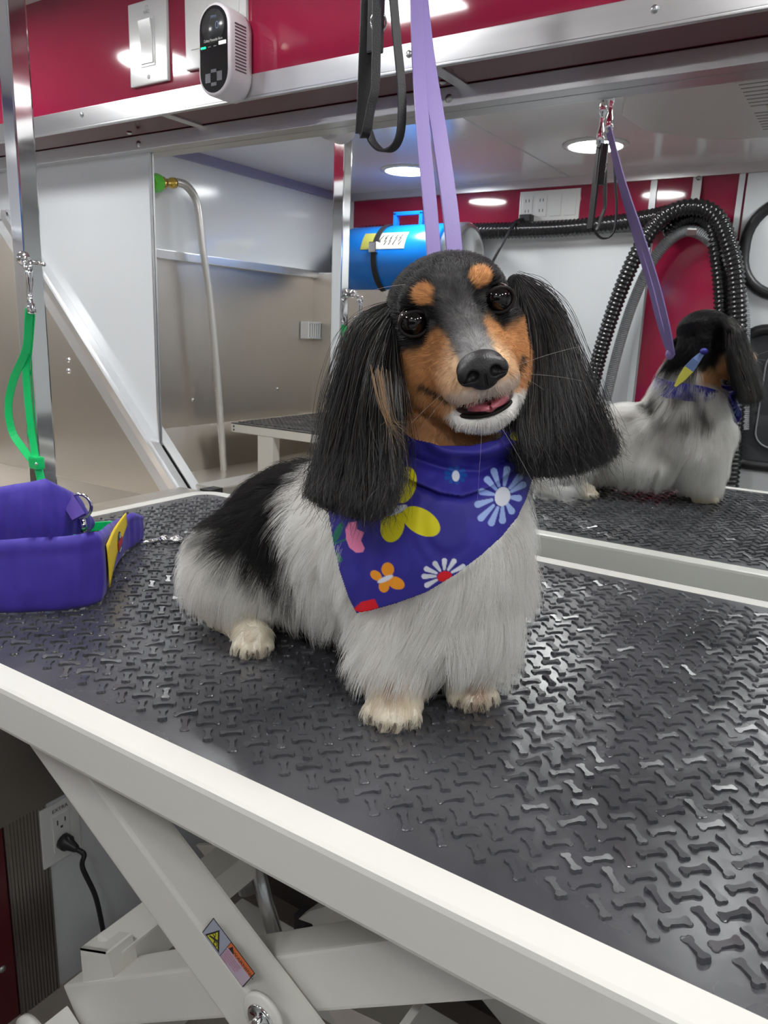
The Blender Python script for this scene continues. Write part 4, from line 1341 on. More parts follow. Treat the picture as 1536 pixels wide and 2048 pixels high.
C_BLK = np.array([.007, .0065, .007]); C_TAN = np.array([.52, .245, .095]); C_WHT = np.array([.97, .955, .92]); C_GRY = np.array([.42, .40, .385])
C_CRM = np.array([.90, .83, .70]); C_DGR = np.array([.06, .056, .055]); C_LTN = np.array([.74, .50, .30])


def lerp(a, b, t): return a + (b - a) * t[:, None]


def coat_colour(P, jit=0.0):
    n = len(P)
    h = tohead(P); x, y, z = h[:, 0], h[:, 1], h[:, 2]
    nz = hashnoise(P, 55, 1); nf = hashnoise(P, 160, 2); nb_ = hashnoise(P, 28, 3)
    # body
    c = np.tile(C_WHT, (n, 1))
    g = sstep(.52, .85, nz * .6 + nb_ * .5) * (.25 + .75 * sstep(.88, 1.00, P[:, 2]))
    left = sstep(.545, .60, P[:, 1])
    back = sstep(.93, .99, P[:, 2]) * sstep(.50, .54, P[:, 1])
    c = lerp(c, C_GRY, np.clip(g * (.45 + .8 * back + .5 * left), 0, .85))
    c = lerp(c, C_DGR, np.clip(sstep(.62, .85, nz) * back, 0, 1) * .8)
    # black flank patch on the rear half
    px_ = P[:, 0] + (nf - .5) * .012 + (P[:, 2] - .92) * .25
    patch = sstep(-.395, -.415, px_) * (1 - sstep(-.525, -.545, px_)) * sstep(.868, .884, P[:, 2] + (nz - .5) * .02 + (P[:, 0] + .44) * .30)
    c = lerp(c, C_DGR * .6, patch)
    # lower legs and paws cream
    low = 1 - sstep(.824, .842, P[:, 2])
    c = lerp(c, C_CRM, low * .8)
    spot = np.exp(-(((P[:, 0] + .270) / .006) ** 2 + ((P[:, 1] - .446) / .007) ** 2)) + np.exp(-(((P[:, 0] + .228) / .006) ** 2 + ((P[:, 1] - .503) / .008) ** 2))
    c = lerp(c, C_TAN * .7, np.clip(spot, 0, 1) * low * .75)
    # head
    head = sstep(-9.0, -7.6, y + .35 * (z + 3) + nf * .6) * sstep(-10.5, -9.3, z) * (np.abs(x) < 9)
    ax_ = np.abs(x)
    k = np.tile(C_BLK, (n, 1))
    zz = z + (nf - .5) * .5; xx = ax_ + (nf - .5) * .35
    # grey bridge
    br = (1 - sstep(.7, 1.6, xx)) * sstep(-1.2, 2.2, y) * sstep(-4.2, -2.6, z)
    k = lerp(k, np.array([.13, .125, .125]), br * .8)
    k = lerp(k, np.array([.34, .33, .33]), br * sstep(3.2, 5.0, y) * .7)
    fl = sstep(.55, .8, nf) * (1 - sstep(1.5, 3.2, ax_)) * sstep(-1.0, .8, -np.abs(z - .3) + 1.8)  # grey flecks paint the forehead sheen into the coat colour
    k = lerp(k, np.array([.16, .155, .15]), fl * .55)
    # tan cheeks, muzzle sides
    lim = -1.75 + .55 * sstep(1.2, .2, np.abs(xx - 1.75)) * 2.0
    tanm = (1 - sstep(-.5, .3, zz - lim)) * sstep(.95, 1.45, xx + .25 * np.clip(-z - 2.5, 0, 3))
    tanm = np.maximum(tanm, (1 - sstep(-3.6, -3.0, zz)) * (y < 4.3))
    tanm = tanm * sstep(-3.2, -2.2, y + (nf - .5) * .8)
    dark = sstep(.55, .72, nz) * (z < -3.4) * (y < 1.0) * (x < 0)
    tanc = lerp(np.tile(C_TAN, (n, 1)), C_LTN, np.clip(sstep(2.5, 5.5, y), 0, 1))
    k = k * (1 - tanm[:, None]) + tanc * tanm[:, None]
    k = lerp(k, C_BLK * 2, dark * .35 * tanm)
    # eyebrow dots
    for sx_, cx, cz in ((-1, -1.95, 1.75), (1, 2.10, 1.90)):
        d = ((x - cx) / .78) ** 2 + ((z - cz) / .70) ** 2
        k = lerp(k, C_TAN * 1.1, (1 - sstep(.65, 1.25, d + (nf - .5) * .5)) * (y > -4.5))
    # pale lips and white chin
    lip = sstep(4.4, 5.8, y) * (1 - sstep(-4.5, -3.9, z))
    k = lerp(k, np.array([.60, .50, .44]), lip * .85)
    chin = (1 - sstep(-6.0, -5.7, z)) * sstep(2.6, 3.9, y + .25 * x)
    k = lerp(k, C_WHT, chin)
    under = (1 - sstep(-7.2, -6.6, z)) * (1 - sstep(1.0, 2.5, y)) * sstep(-2.0, 1.0, y)
    k = lerp(k, np.array([.45, .36, .30]), under * .5)
    thr = (1 - sstep(-5.2, -4.2, z)) * (1 - sstep(1.5, 2.5, y))
    k = lerp(k, np.array([.80, .44, .20]), thr * .8)
    k = lerp(k, np.array([.80, .78, .75]), chin * (1 - thr))
    # dark lip line running from the mouth up the cheek
    sa, sb = np.array([5.0, -5.45]), np.array([1.4, -4.15]); dd = sb - sa
    tq = np.clip(((y - sa[0]) * dd[0] + (z - sa[1]) * dd[1]) / (dd @ dd), 0, 1)
    ll = np.exp(-(np.hypot(y - sa[0] - tq * dd[0], z - sa[1] - tq * dd[1]) / (.34 - .10 * tq)) ** 2) * (ax_ > 1.2)
    k = lerp(k, np.array([.03, .022, .02]), np.clip(ll, 0, 1))
    c = c * (1 - head[:, None]) + k * head[:, None]
    nape = sstep(.535, .55, P[:, 1] + .15 * (P[:, 2] - 1.03)) * sstep(1.035, 1.055, P[:, 2] + (nf - .5) * .02)
    c = lerp(c, C_BLK * 1.5, nape)
    return c, head


bc, bhead = coat_colour(BV)
me = bpy.data.meshes.new('body')
me.vertices.add(len(BV)); me.vertices.foreach_set('co', BV.ravel())
me.loops.add(len(BQ) * 4); me.loops.foreach_set('vertex_index', BQ.ravel())
me.polygons.add(len(BQ)); me.polygons.foreach_set('loop_start', np.arange(len(BQ)) * 4); me.polygons.foreach_set('loop_total', np.full(len(BQ), 4))
me.polygons.foreach_set('use_smooth', np.ones(len(BQ), bool))
me.update(calc_edges=True); me.validate()
at = me.color_attributes.new('coat', 'FLOAT_COLOR', 'POINT')
at.data.foreach_set('color', np.column_stack([bc, np.ones(len(bc))]).ravel())


def attr_mat(name, rough, attr='coat', hair=False, spec=.3, sheen=.0):
    m = bpy.data.materials.new(name); m.use_nodes = True
    nt = m.node_tree; b = nt.nodes['Principled BSDF']
    a = nt.nodes.new('ShaderNodeAttribute'); a.attribute_name = attr
    if hair:
        hb_ = nt.nodes.new('ShaderNodeBsdfHairPrincipled'); hb_.parametrization = 'COLOR'
        nt.links.new(a.outputs['Color'], hb_.inputs['Color'])
        hb_.inputs['Roughness'].default_value = .28; hb_.inputs['Radial Roughness'].default_value = .45
        nt.links.new(hb_.outputs[0], nt.nodes['Material Output'].inputs[0])
    else:
        nt.links.new(a.outputs['Color'], b.inputs['Base Color'])
        b.inputs['Roughness'].default_value = rough; b.inputs['Specular IOR Level'].default_value = spec
        if name == 'fur_strands':
            tr = nt.nodes.new('ShaderNodeBsdfTranslucent'); mx_ = nt.nodes.new('ShaderNodeMixShader'); mx_.inputs[0].default_value = .5
            nt.links.new(a.outputs['Color'], tr.inputs['Color'])
            nt.links.new(b.outputs[0], mx_.inputs[1]); nt.links.new(tr.outputs[0], mx_.inputs[2])
            nt.links.new(mx_.outputs[0], nt.nodes['Material Output'].inputs[0])
    return m


M_SKIN = attr_mat('coat_skin', .8, spec=.1)
M_FUR = attr_mat('fur_strands', .6, spec=.25)
M_EARFUR = attr_mat('ear_hair', .30, spec=.5)
M_FACE = attr_mat('face_strands', .42, spec=.38)
me.materials.append(M_SKIN)
body = bpy.data.objects.new('body', me); COL.objects.link(body); set_parent(body, dog)


def strands(name, P, rad0, rad1, cols, m, parent):
    """P (N,K,3) strand points"""
    N, K, _ = P.shape
    cu = bpy.data.hair_curves.new(name)
    cu.add_curves([K] * N)
    cu.attributes['position'].data.foreach_set('vector', P.astype(np.float32).ravel())
    ra = cu.attributes.get('radius') or cu.attributes.new('radius', 'FLOAT', 'POINT')
    rr_ = np.linspace(0, 1, K)[None, :] ** 1.5
    r0 = np.asarray(rad0).reshape(-1, 1); R = r0 * (1 - rr_) + rad1 * rr_ + np.zeros((N, K))
    ra.data.foreach_set('value', R.astype(np.float32).ravel())
    ca = cu.attributes.new('coat', 'FLOAT_COLOR', 'CURVE')
    ca.data.foreach_set('color', np.column_stack([cols, np.ones(N)]).astype(np.float32).ravel())
    cu.materials.append(m)
    o = bpy.data.objects.new(name, cu); COL.objects.link(o); set_parent(o, parent)
    return o


# --- fur roots over the body surface
tri = np.vstack([BQ[:, [0, 1, 2]], BQ[:, [0, 2, 3]]])
A = np.linalg.norm(np.cross(BV[tri[:, 1]] - BV[tri[:, 0]], BV[tri[:, 2]] - BV[tri[:, 0]]), axis=1)
cen = BV[tri].mean(1)
hc = tohead(cen)
is_head = (bhead[tri[:, 0]] > .5)
in_eye = (np.hypot(np.abs(hc[:, 0]) - 3.03, hc[:, 2] - .02) < 1.10) & (hc[:, 1] > -.6)
in_mouth = (hc[:, 1] > 2.4) & (hc[:, 2] < -5.12) & (hc[:, 2] > -6.55) & (np.abs(hc[:, 0] - .05) < 2.15)
in_nose = (hc[:, 1] > 5.3) & (hc[:, 2] > -4.4) & (hc[:, 2] < -2.0) & (np.abs(hc[:, 0]) < 1.5)
dens = np.where(is_head, 2.2, 1.0) * (~in_eye) * (~in_mouth) * (~in_nose)
dens = dens * np.where(cen[:, 2] < .845, 1.6, 1)
NF = 130000
pr = A * dens; pr /= pr.sum()
ti = rng.choice(len(tri), NF, p=pr)
r1 = np.sqrt(rng.random(NF)); r2 = rng.random(NF)
w3 = np.stack([1 - r1, r1 * (1 - r2), r1 * r2], 1)
RP = (BV[tri[ti]] * w3[:, :, None]).sum(1)
RN = S.grad(RP)
rc_, rh = coat_colour(RP)
hh_ = tohead(RP)


def flow_body(P, N):
    f = np.tile(np.array([-.25, .0, -1.0]), (len(P), 1))
    top = sstep(.2, .8, N[:, 2])
    f[:, 0] -= 1.1 * top * (P[:, 0] < -.30)
    # tail: along the tail
    tl = (P[:, 1] > .628) & (P[:, 2] < .86) & (P[:, 0] < -.452)
    f[tl] = np.array([1.0, .25, .0])
    low = P[:, 2] < .826
    f[low & ~tl] = np.array([.30, -.55, -.55])
    f = f - N * (f * N).sum(1)[:, None]
    return f / (np.linalg.norm(f, axis=1)[:, None] + 1e-6), tl


def flow_head(h):
    """head coordinates: hair runs from the nose backwards and outwards"""
    d = np.stack([h[:, 0] * .28, np.full(len(h), -1.0), .18 * h[:, 2] + .12], 1)
    lowr = h[:, 2] < -3
    d[lowr, 2] -= .9; d[lowr, 0] += .15 * np.sign(h[lowr, 0])
    return d @ np.stack([HL, HF, HU])


fb, tl = flow_body(RP, RN)
fh = flow_head(hh_); fh = fh - RN * (fh * RN).sum(1)[:, None]; fh /= np.linalg.norm(fh, axis=1)[:, None] + 1e-6
hd_ = rh > .5
fl_ = np.where(hd_[:, None], fh, fb)
ln = np.full(NF, .026) * (.75 + .5 * rng.random(NF))
ln *= np.where((RP[:, 0] > -.34) & (RP[:, 2] > .85), 1.0, .95)
ln = np.where(RP[:, 2] < .875, ln * (.55 + .45 * sstep(.830, .850, RP[:, 2])), ln)
ln = np.where(RP[:, 2] < .826, .0075 * (.7 + .6 * rng.random(NF)), ln)
ln = np.where(tl, .052 * (.5 + .7 * rng.random(NF)), ln)
fl2 = .0036 + .0035 * sstep(-1, -5, hh_[:, 1]) + .002 * sstep(-3.5, -5.5, hh_[:, 2])
ln = np.where(hd_, fl2 * (.7 + .6 * rng.random(NF)), ln)
lift = np.where(hd_, .22, .42) * (.6 + .8 * rng.random(NF))
lift = np.where(RP[:, 2] < .826, .30, lift)
# clumping
NG = 2600
gi = rng.choice(NF, NG, replace=False)
near = np.zeros(NF, int)
for s_ in range(0, NF, 4000):
    d2 = ((RP[s_:s_ + 4000, None, :] - RP[gi][None]) ** 2).sum(-1); near[s_:s_ + 4000] = d2.argmin(1)
K = 7
tt = np.linspace(0, 1, K)
rnd = rng.normal(0, 1, (NF, 3)); rnd -= RN * (rnd * RN).sum(1)[:, None]
dirn = fl_ + rnd * np.where(hd_, .12, .20)[:, None]
gn = hashnoise(RP, 45, 5)[:, None] - .5
side = np.cross(RN, fl_)
dirn = dirn + side * gn * np.where(hd_, .3, 1.0)[:, None]
dirn /= np.linalg.norm(dirn, axis=1)[:, None]
L_ = ln[:, None, None]
PT = RP[:, None, :] + L_ * (RN[:, None, :] * (lift[:, None, None] * (1 - (1 - tt[None, :, None]) ** 2)) + dirn[:, None, :] * (tt[None, :, None] ** 1.25))
PT[:, :, 2] -= (L_ * .22 * tt[None, :, None] ** 2)[:, :, 0] * np.where(hd_ | tl, 0.0, 1.0)[:, None]
cl = np.where(hd_, .12, .50)[:, None, None] * (tt[None, :, None] ** 1.4)
off_ = PT - RP[:, None, :]
gt = PT[gi][near]
PT = PT * (1 - cl) + gt * cl
mx = np.linalg.norm(PT[:, -1] - RP, axis=1)
PT = np.where((mx > ln * 2.2)[:, None, None], RP[:, None, :] + off_, PT)
PT[:, :, 2] = np.maximum(PT[:, :, 2], T + .0015)
jit_ = rng.normal(1, .10, (NF, 1))
colr = np.clip(rc_ * jit_, 0, .97)
keep = np.ones(NF, bool)
cam_ = (RP - CAM) @ ROT.T
pxr = cam_[:, 0] / cam_[:, 2] * FPX + 768; pyr = cam_[:, 1] / cam_[:, 2] * FPX + 1024
OUT = [(752, 838), (790, 858), (830, 880), (880, 892), (940, 892), (995, 880), (1036, 850), (1056, 880), (1067, 950), (1052, 998), (1034, 1035), (1004, 1072), (962, 1110), (912, 1148), (852, 1184), (792, 1206),
       (738, 1221), (713, 1225), (698, 1196), (680, 1142), (668, 1090), (660, 1040), (655, 995), (672, 930), (708, 872)]


def seg_d(px, py, a, b):
    a = np.array(a, float); b = np.array(b, float); d = b - a
    t = np.clip(((px - a[0]) * d[0] + (py - a[1]) * d[1]) / (d @ d), 0, 1)
    return np.hypot(px - a[0] - t * d[0], py - a[1] - t * d[1])


def poly_sd(px, py, poly):
    ins = np.zeros(px.shape, bool); dist = np.full(px.shape, 1e9)
    for i in range(len(poly)):
        a = poly[i]; b = poly[(i + 1) % len(poly)]
        dist = np.minimum(dist, seg_d(px, py, a, b))
        c = ((a[1] > py) != (b[1] > py)) & (px < (b[0] - a[0]) * (py - a[1]) / (b[1] - a[1] + 1e-9) + a[0])
        ins ^= c
    return np.where(ins, -dist, dist)


under_cloth = (poly_sd(pxr, pyr, OUT) < -5) & (cam_[:, 2] < .57) & ((RN @ ROT[2]) < .25)
bodyfur = keep & ~hd_ & ~tl & ~under_cloth
strands('coat', PT[bodyfur], np.full(bodyfur.sum(), .00014), .00003, colr[bodyfur], M_FUR, body)
hf = hd_
strands('face_fur', PT[hf], np.full(hf.sum(), .00011), .00004, colr[hf], M_FACE, body)
# tail plume
ntl = tl.sum()
strands('tail_hair', PT[tl], np.full(ntl, .00014), .00003, np.clip(np.tile(C_WHT, (ntl, 1)) * jit_[tl], 0, .9), M_FUR, body)

# --- claws, nose, eyes, mouth
M_CLAW = mat('claw', (.12, .09, .07), .3)
cm = [MB().tube([a_, (a_ + b_) / 2 + [0, 0, .0008], b_ * .98 + a_ * .02 + [0, 0, .0008]], [.0014, .0011, .0004], 8) for a_, b_ in CL]
for c_ in cm: c_.build('claw', M_CLAW, body)

NZ = -3.25
SN = SDF(hd(0, 6.3, NZ) - .030, hd(0, 6.3, NZ) + .030, .0007)
en = lambda c, r, k=.003, sub=False: SN.ell(hd(*c), np.array(r) * .01, k, HB, sub)
en((0, 6.15, NZ + .15), (1.55, 1.1, 1.12), .004)
en((0, 6.85, NZ), (1.25, .66, .92), .004)
en((0, 6.6, NZ - .65), (.68, .6, .50), .004)
for sx_ in (-1, 1):
    en((sx_ * 1.02, 6.8, NZ - .02), (.62, .52, .68), .002)
    en((sx_ * .72, 7.45, NZ - .05), (.38, .52, .37), .0010, True)
    SN.cap(hd(sx_ * .95, 7.25, NZ - .18), hd(sx_ * 1.5, 6.95, NZ - .32), .0016, .0008, .001, True)
SN.cap(hd(0, 7.45, NZ - .15), hd(0, 7.15, NZ - 1.0), .0007, .0007, .001, True)
nv, nq = SN.mesh()
M_NOSE = mat('nose_leather', (.010, .009, .010), .45, spec=.4, bump=(900, .5, .0006))
MB().add(nv, nq.tolist(), 0, True).build('nose', M_NOSE, body)

M_EYE = mat('eye_dark', (.003, .002, .002), .015, spec=.6)
M_SCL = mat('eye_white', (.30, .22, .21), .15)
M_LID = mat('eye_rim', (.012, .009, .009), .65, spec=.25)
M_PINK = mat('tear_corner', (.40, .16, .15), .3)
gaze = (CAM + np.array([.0, .0, .10])) - HO; gaze /= np.linalg.norm(gaze)
for sx_ in (-1, 1):
    ec = hd(sx_ * 3.02, -.05, .02)
    eg = CAM + np.array([.0, 0, .06]) - ec; eg /= np.linalg.norm(eg)
    MB().sphere(ec, .0108, 28, 20).build('eye', M_SCL, body)
    # large dark iris cap following the gaze
    prof = [(.01092 * math.sin(a_), .01092 * math.cos(a_) + .0007 * (1 - (a_ / 1.18) ** 2)) for a_ in np.linspace(1.18, 0.0, 14)]
    MB().lathe([(max(r_, 0), h_) for r_, h_ in prof], ec, eg, 36).build('iris', M_EYE, body)
    # lids: an almond ring
    ringp = []
    for t in np.linspace(0, 2 * PI, 37)[:-1]:
        x = 1.02 * math.cos(t) * (1.06 if math.cos(t) * sx_ < 0 else 1.0); z = .91 * math.sin(t) * (.86 if math.sin(t) > 0 else .94)
        q = hd(sx_ * 3.02 + x * .98, 0, z + .02)
        d = math.sqrt(max(0, 1.10 ** 2 - min(x * x + z * z, 1.09 ** 2) * .84))
        ringp.append(hd(sx_ * 3.02 + x, -.05 + d * .95, z + .02))
    MB().tube(ringp, .0013, 8, closed=True).build('eyelid', M_LID, body)
    MB().sphere(hd(sx_ * 3.02 - sx_ * 1.0, .32, -.12), (.0016, .0014, .0012), 10, 8).build('tear_corner', M_PINK, body)

# mouth interior, tongue
M_MOUTH = mat('mouth_dark', (.035, .012, .012), .4)
MB().sphere(hd(0.05, 3.3, -5.78), (.0208, .0215, .0090), 24, 14, basis=HB).build('mouth_lining', M_MOUTH, body)
tg = MB(); V_ = []; nxx, nyy = 14, 16
for j in range(nyy + 1):
    v = j / nyy
    for i in range(nxx + 1):
        u = i / nxx * 2 - 1
        wdt = 1.10 * math.sqrt(max(0.0, 1 - max(0, (v - .45) / .55) ** 2.4)) + .02
        V_.append(hd(.12 + u * wdt * 1.42, 2.4 + v * 3.30, -5.50 - .12 * v - .18 * (1 - u * u) * .0 + .14 * abs(u) ** 1.6 - .06 * math.exp(-(u / .32) ** 2) - .22 * v ** 3))
f_ = [(j * (nxx + 1) + i, j * (nxx + 1) + i + 1, (j + 1) * (nxx + 1) + i + 1, (j + 1) * (nxx + 1) + i) for j in range(nyy) for i in range(nxx)]
to = tg.add(V_, f_, 0, True).build('tongue', mat('tongue_pink', (.50, .13, .16), .28, bump=(900, .3, .0004)), body)
sm = to.modifiers.new('thick', 'SOLIDIFY'); sm.thickness = .0060; sm.offset = 0
lipm = []
for t in np.linspace(-.12, PI + .12, 30):
    lipm.append(hd(.0 + 1.92 * math.cos(t), 3.4 + 1.85 * math.sin(t), -6.42 + .22 * abs(math.cos(t)) ** 2))
MB().tube(lipm, .0013, 8).build('lower_lip', M_LID, body)

# whiskers
W = []; wc = []
for (x, y, z), (dx, dy_, dz), L__ in [((1.9, 5, -3.9), (1, .1, .15), .06), ((1.9, 4.6, -4.3), (1, .0, -.25), .05), ((-1.9, 4.8, -4.0), (-1, .0, -.45), .045), ((-1.9, 4.2, -4.4), (-1, -.1, -.7), .045),
                                 ((-.5, 4.6, -7.1), (-.35, .3, -1), .045), ((.5, 4.6, -7.1), (.35, .3, -1), .05), ((2.6, .4, -.9), (.1, .5, -1), .02), ((-2.9, -.5, 2.6), (-1, .2, .2), .03), ((1.5, 5.1, -3.6), (.8, .2, -.6), .03)]:
    p = hd(x, y, z); d = HL * dx + HF * dy_ + HU * dz; d /= np.linalg.norm(d)
    W.append([p + d * L__ * t + np.array([0, 0, -.12 * L__]) * t * t for t in np.linspace(0, 1, 8)]); wc.append([.55, .52, .48])
strands('whiskers', np.array(W), np.full(len(W), .00009), .00004, np.array(wc), M_FUR, body)

# --- ears: leather flap + long hair from guides given as (px, py, depth)
GL = [[(778, 608, .556), (716, 650, .552), (690, 740, .545), (662, 850, .535), (628, 945, .525), (606, 992, .522)],
      [(780, 618, .550), (735, 680, .545), (706, 800, .532), (682, 900, .518), (655, 985, .508), (645, 1018, .505)],
      [(783, 632, .545), (752, 720, .535), (738, 820, .520), (722, 930, .505), (706, 1005, .495), (702, 1034, .493)],
      [(785, 650, .540), (768, 740, .528), (760, 850, .512), (755, 940, .497), (750, 1008, .490), (742, 1042, .488)],
      [(783, 668, .536), (776, 760, .522), (778, 850, .505), (788, 925, .492), (786, 985, .487), (772, 1030, .485)]]
GR = [[(1040, 585, .545), (1046, 650, .540), (1042, 760, .528), (1036, 850, .520), (1050, 915, .518), (1056, 948, .520)],
      [(1040, 572, .548), (1066, 660, .545), (1076, 780, .538), (1084, 870, .532), (1100, 925, .532), (1108, 955, .534)],
      [(1038, 562, .552), (1084, 650, .551), (1106, 760, .548), (1132, 850, .546), (1154, 910, .548), (1166, 948, .552)],
      [(1036, 556, .556), (1096, 628, .558), (1128, 740, .560), (1168, 830, .562), (1196, 885, .566), (1214, 928, .570)],
      [(1034, 552, .560), (1092, 600, .566), (1134, 710, .572), (1180, 808, .580), (1218, 868, .586), (1236, 908, .592)]]


def ear(guides, sgn, n, flapname, hairname):
    G3 = np.array([[atD(*q) for q in g] for g in guides])        # 5,6,3
    n_g = len(guides)
    SE = SDF(G3[:, :5].reshape(-1, 3).min(0) - .02, G3[:, :5].reshape(-1, 3).max(0) + .02, .0022)
    for a_ in (0, 1, 2, 3, 4):
        for j in range(4):
            SE.cap(G3[a_][j] + ROT[2] * .013, G3[a_][j + 1] + ROT[2] * .015, .0042, .0046 if j < 3 else .003, .008)
    v, q = SE.mesh()
    MB().add(v, q.tolist(), 0, True).build(flapname, mat('ear_leather', (.008, .007, .007), .8, spec=.1), body)
    a_ = rng.random(n) * (n_g - 1); b_ = rng.random(n)
    clump = np.round(a_ * 9 + rng.normal(0, .35, n)) / 9; cb_ = np.round(b_ * 5) / 5; clump = clump + (cb_ - .5) * .12
    K = 14; out = np.zeros((n, K, 3))
    tt = np.linspace(0, 1, K)

    def guide_at(a, t):
        i = np.clip(np.floor(a).astype(int), 0, n_g - 2); f = a - i
        g = G3[i] * (1 - f)[:, None, None] + G3[i + 1] * f[:, None, None]
        u = t * 4.9999; j = np.clip(np.floor(u).astype(int), 0, 4); s_ = u - j
        g0 = g[:, np.clip(j - 1, 0, 5)]; g1 = g[:, j]; g2 = g[:, j + 1]; g3 = g[:, np.clip(j + 2, 0, 5)]
        s = s_[None, :, None]
        return .5 * ((2 * g1) + (-g0 + g2) * s + (2 * g0 - 5 * g1 + 4 * g2 - g3) * s * s + (-g0 + 3 * g1 - 3 * g2 + g3) * s ** 3)
    # strands begin anywhere on the upper flap and run to the hem
    st_ = rng.random(n) ** 1.3 * .62
    en_ = np.clip(.90 + .10 * np.sin(np.round(a_ * 13) * 2.3 + cb_ * 7) * .5 + .07 * rng.random(n) - .22 * rng.random(n) ** 3, 0, 1.04)
    for k0 in range(0, n, 2000):
        sl = slice(k0, min(n, k0 + 2000)); m_ = sl.stop - sl.start
        for kk in range(K):
            t = st_[sl] + (en_[sl] - st_[sl]) * tt[kk]
            w = (tt[kk] ** 1.2) * .62
            a_eff = np.clip(a_[sl] * (1 - w) + clump[sl] * w, 0, n_g - 1 - 1e-6)
            # evaluate per strand
            i = np.clip(np.floor(a_eff).astype(int), 0, n_g - 2); f = a_eff - i
            g = G3[i] * (1 - f)[:, None, None] + G3[i + 1] * f[:, None, None]
            u = np.clip(t, 0, 1.06) * 5; j = np.clip(np.floor(u).astype(int), 0, 4); s = (u - j)[:, None]
            ar = np.arange(m_)
            g0 = g[ar, np.clip(j - 1, 0, 5)]; g1 = g[ar, j]; g2 = g[ar, j + 1]; g3 = g[ar, np.clip(j + 2, 0, 5)]
            pt_ = .5 * ((2 * g1) + (-g0 + g2) * s + (2 * g0 - 5 * g1 + 4 * g2 - g3) * s * s + (-g0 + 3 * g1 - 3 * g2 + g3) * s ** 3)
            be = b_[sl] * (1 - w) + cb_[sl] * w
            depth = (be * .034 - .008) * np.clip(t * 3, .25, 1)
            out[sl, kk] = pt_ + ROT[2][None] * depth[:, None]
    # waves and stray wisps
    ph = clump * 5 + cb_ * 9
    wav = np.sin(tt[None, :] * 8 + ph[:, None]) * .0026 * tt[None, :]
    out += wav[:, :, None] * ROT[0] + (np.sin(ph * 3.1)[:, None] * .0035 * np.sin(tt * PI)[None, :])[:, :, None] * ROT[2]
    root_fluff = (st_ < .12)
    out[root_fluff] += ((rng.normal(0, .005, n)[:, None, None] * ROT[0] + rng.normal(0, .004, n)[:, None, None] * ROT[1]) * (.35 + np.sin(tt * PI))[None, :, None])[root_fluff]
    stray = rng.random(n) < .09
    out[stray] += (rng.normal(0, .0075, (n, 1, 3)) * (tt ** 2)[None, :, None])[stray]
    out += rng.normal(0, .0008, (n, 1, 3)) * (.3 + tt)[None, :, None]
    col = np.tile([.006, .0055, .0055], (n, 1)) * rng.normal(1, .25, (n, 1)).clip(.4, 2)
    gr_ = (rng.random(n) < .14); col[gr_] = np.array([.07, .058, .055]) * rng.uniform(.5, 1.4, (gr_.sum(), 1))  # some strands coloured grey to stand in for highlights on the black hair
    strands(hairname, out, np.full(n, .00016), .00006, col.clip(0, 1), M_EARFUR, body)
    return G3


ear(GL, -1, 15000, 'ear', 'ear_hair')
ear(GR, 1, 16000, 'ear', 'ear_hair')
# tan lock on the inner edge of the right ear
tk = []
for i in range(36):
    o = rng.normal(0, .0030, 3)
    g = curve_pts([atD(756, 745, .503) + o, atD(766, 800, .499) + o * .8, atD(780, 845, .495) + o * .6, atD(800 + rng.normal(0, 8), 880 + rng.normal(0, 14), .490) + o * 1.5], 10)
    tk.append(g)
strands('tan_lock', np.array(tk), np.full(36, .00012), .00004, np.tile(C_LTN * .6, (36, 1)), M_FUR, body)


# ------------------------------------------------------------------ bandana: cloth laid over the chest, printed with flowers and butterflies
STEP = 1.6
gx = np.arange(640, 1084, STEP); gy = np.arange(826, 1240, STEP)
X_, Y_ = np.meshgrid(gx, gy, indexing='ij')
q_ = np.stack([(X_ - 768) / FPX, (Y_ - 1024) / FPX, np.ones_like(X_)], -1) @ ROT
flat = q_.reshape(-1, 3)
dep = np.full(len(flat), np.nan); best = np.full(len(flat), 9.0); bd = np.full(len(flat), .55)
S.grad(CAM + flat[:2] * .5)
for t_ in np.arange(.42, .66, .0025):
    Pq = CAM + flat * t_
    ok = ((Pq > S.lo + .006) & (Pq < S.lo + (S.n - 3) * S.h)).all(1)
    v = np.full(len(flat), .05)
    if ok.any(): v[ok] = S.smp(Pq[ok])
    v = v - .0165
    hit = (v < 0) & np.isnan(dep); dep[hit] = t_
    bt = v < best; best[bt] = v[bt]; bd[bt] = t_
dep = np.where(np.isnan(dep), bd, dep).reshape(X_.shape)
# the jaw must not pull the cloth forward: limit the upper rows to the depth of the neck
lim = np.interp(Y_, [826, 900, 960, 1000], [.530, .512, .495, .40])
dep = np.maximum(dep, lim)
for _ in range(60):
    dp = np.pad(dep, 1, mode='edge')
    dep = (dp[:-2, 1:-1] + dp[2:, 1:-1] + dp[1:-1, :-2] + dp[1:-1, 2:] + 2 * dep) / 6


# folds: neck roll, V-shaped sag under it, crease on the left
f1 = np.array([(700, 905), (760, 925), (820, 960), (880, 985), (925, 992), (980, 975), (1040, 930), (1062, 900)])
d1 = np.min([seg_d(X_, Y_, f1[i], f1[i + 1]) for i in range(len(f1) - 1)], 0)
above = Y_ < np.interp(X_, f1[:, 0], f1[:, 1])
dep = dep - .0045 * np.exp(-(d1 / 16) ** 2) * above + .0035 * np.exp(-(d1 / 10) ** 2) * (~above) + .003 * np.exp(-((d1 - 45) / 14) ** 2) * above
f2 = np.array([(790, 905), (880, 935), (960, 945), (1040, 905)])
d2_ = np.min([seg_d(X_, Y_, f2[i], f2[i + 1]) for i in range(3)], 0)
dep = dep + .0035 * np.exp(-(d2_ / 8) ** 2)
d3 = seg_d(X_, Y_, (745, 1045), (712, 1224)); leftside = (X_ - 745) * (1224 - 1045) - (Y_ - 1045) * (712 - 745) < 0
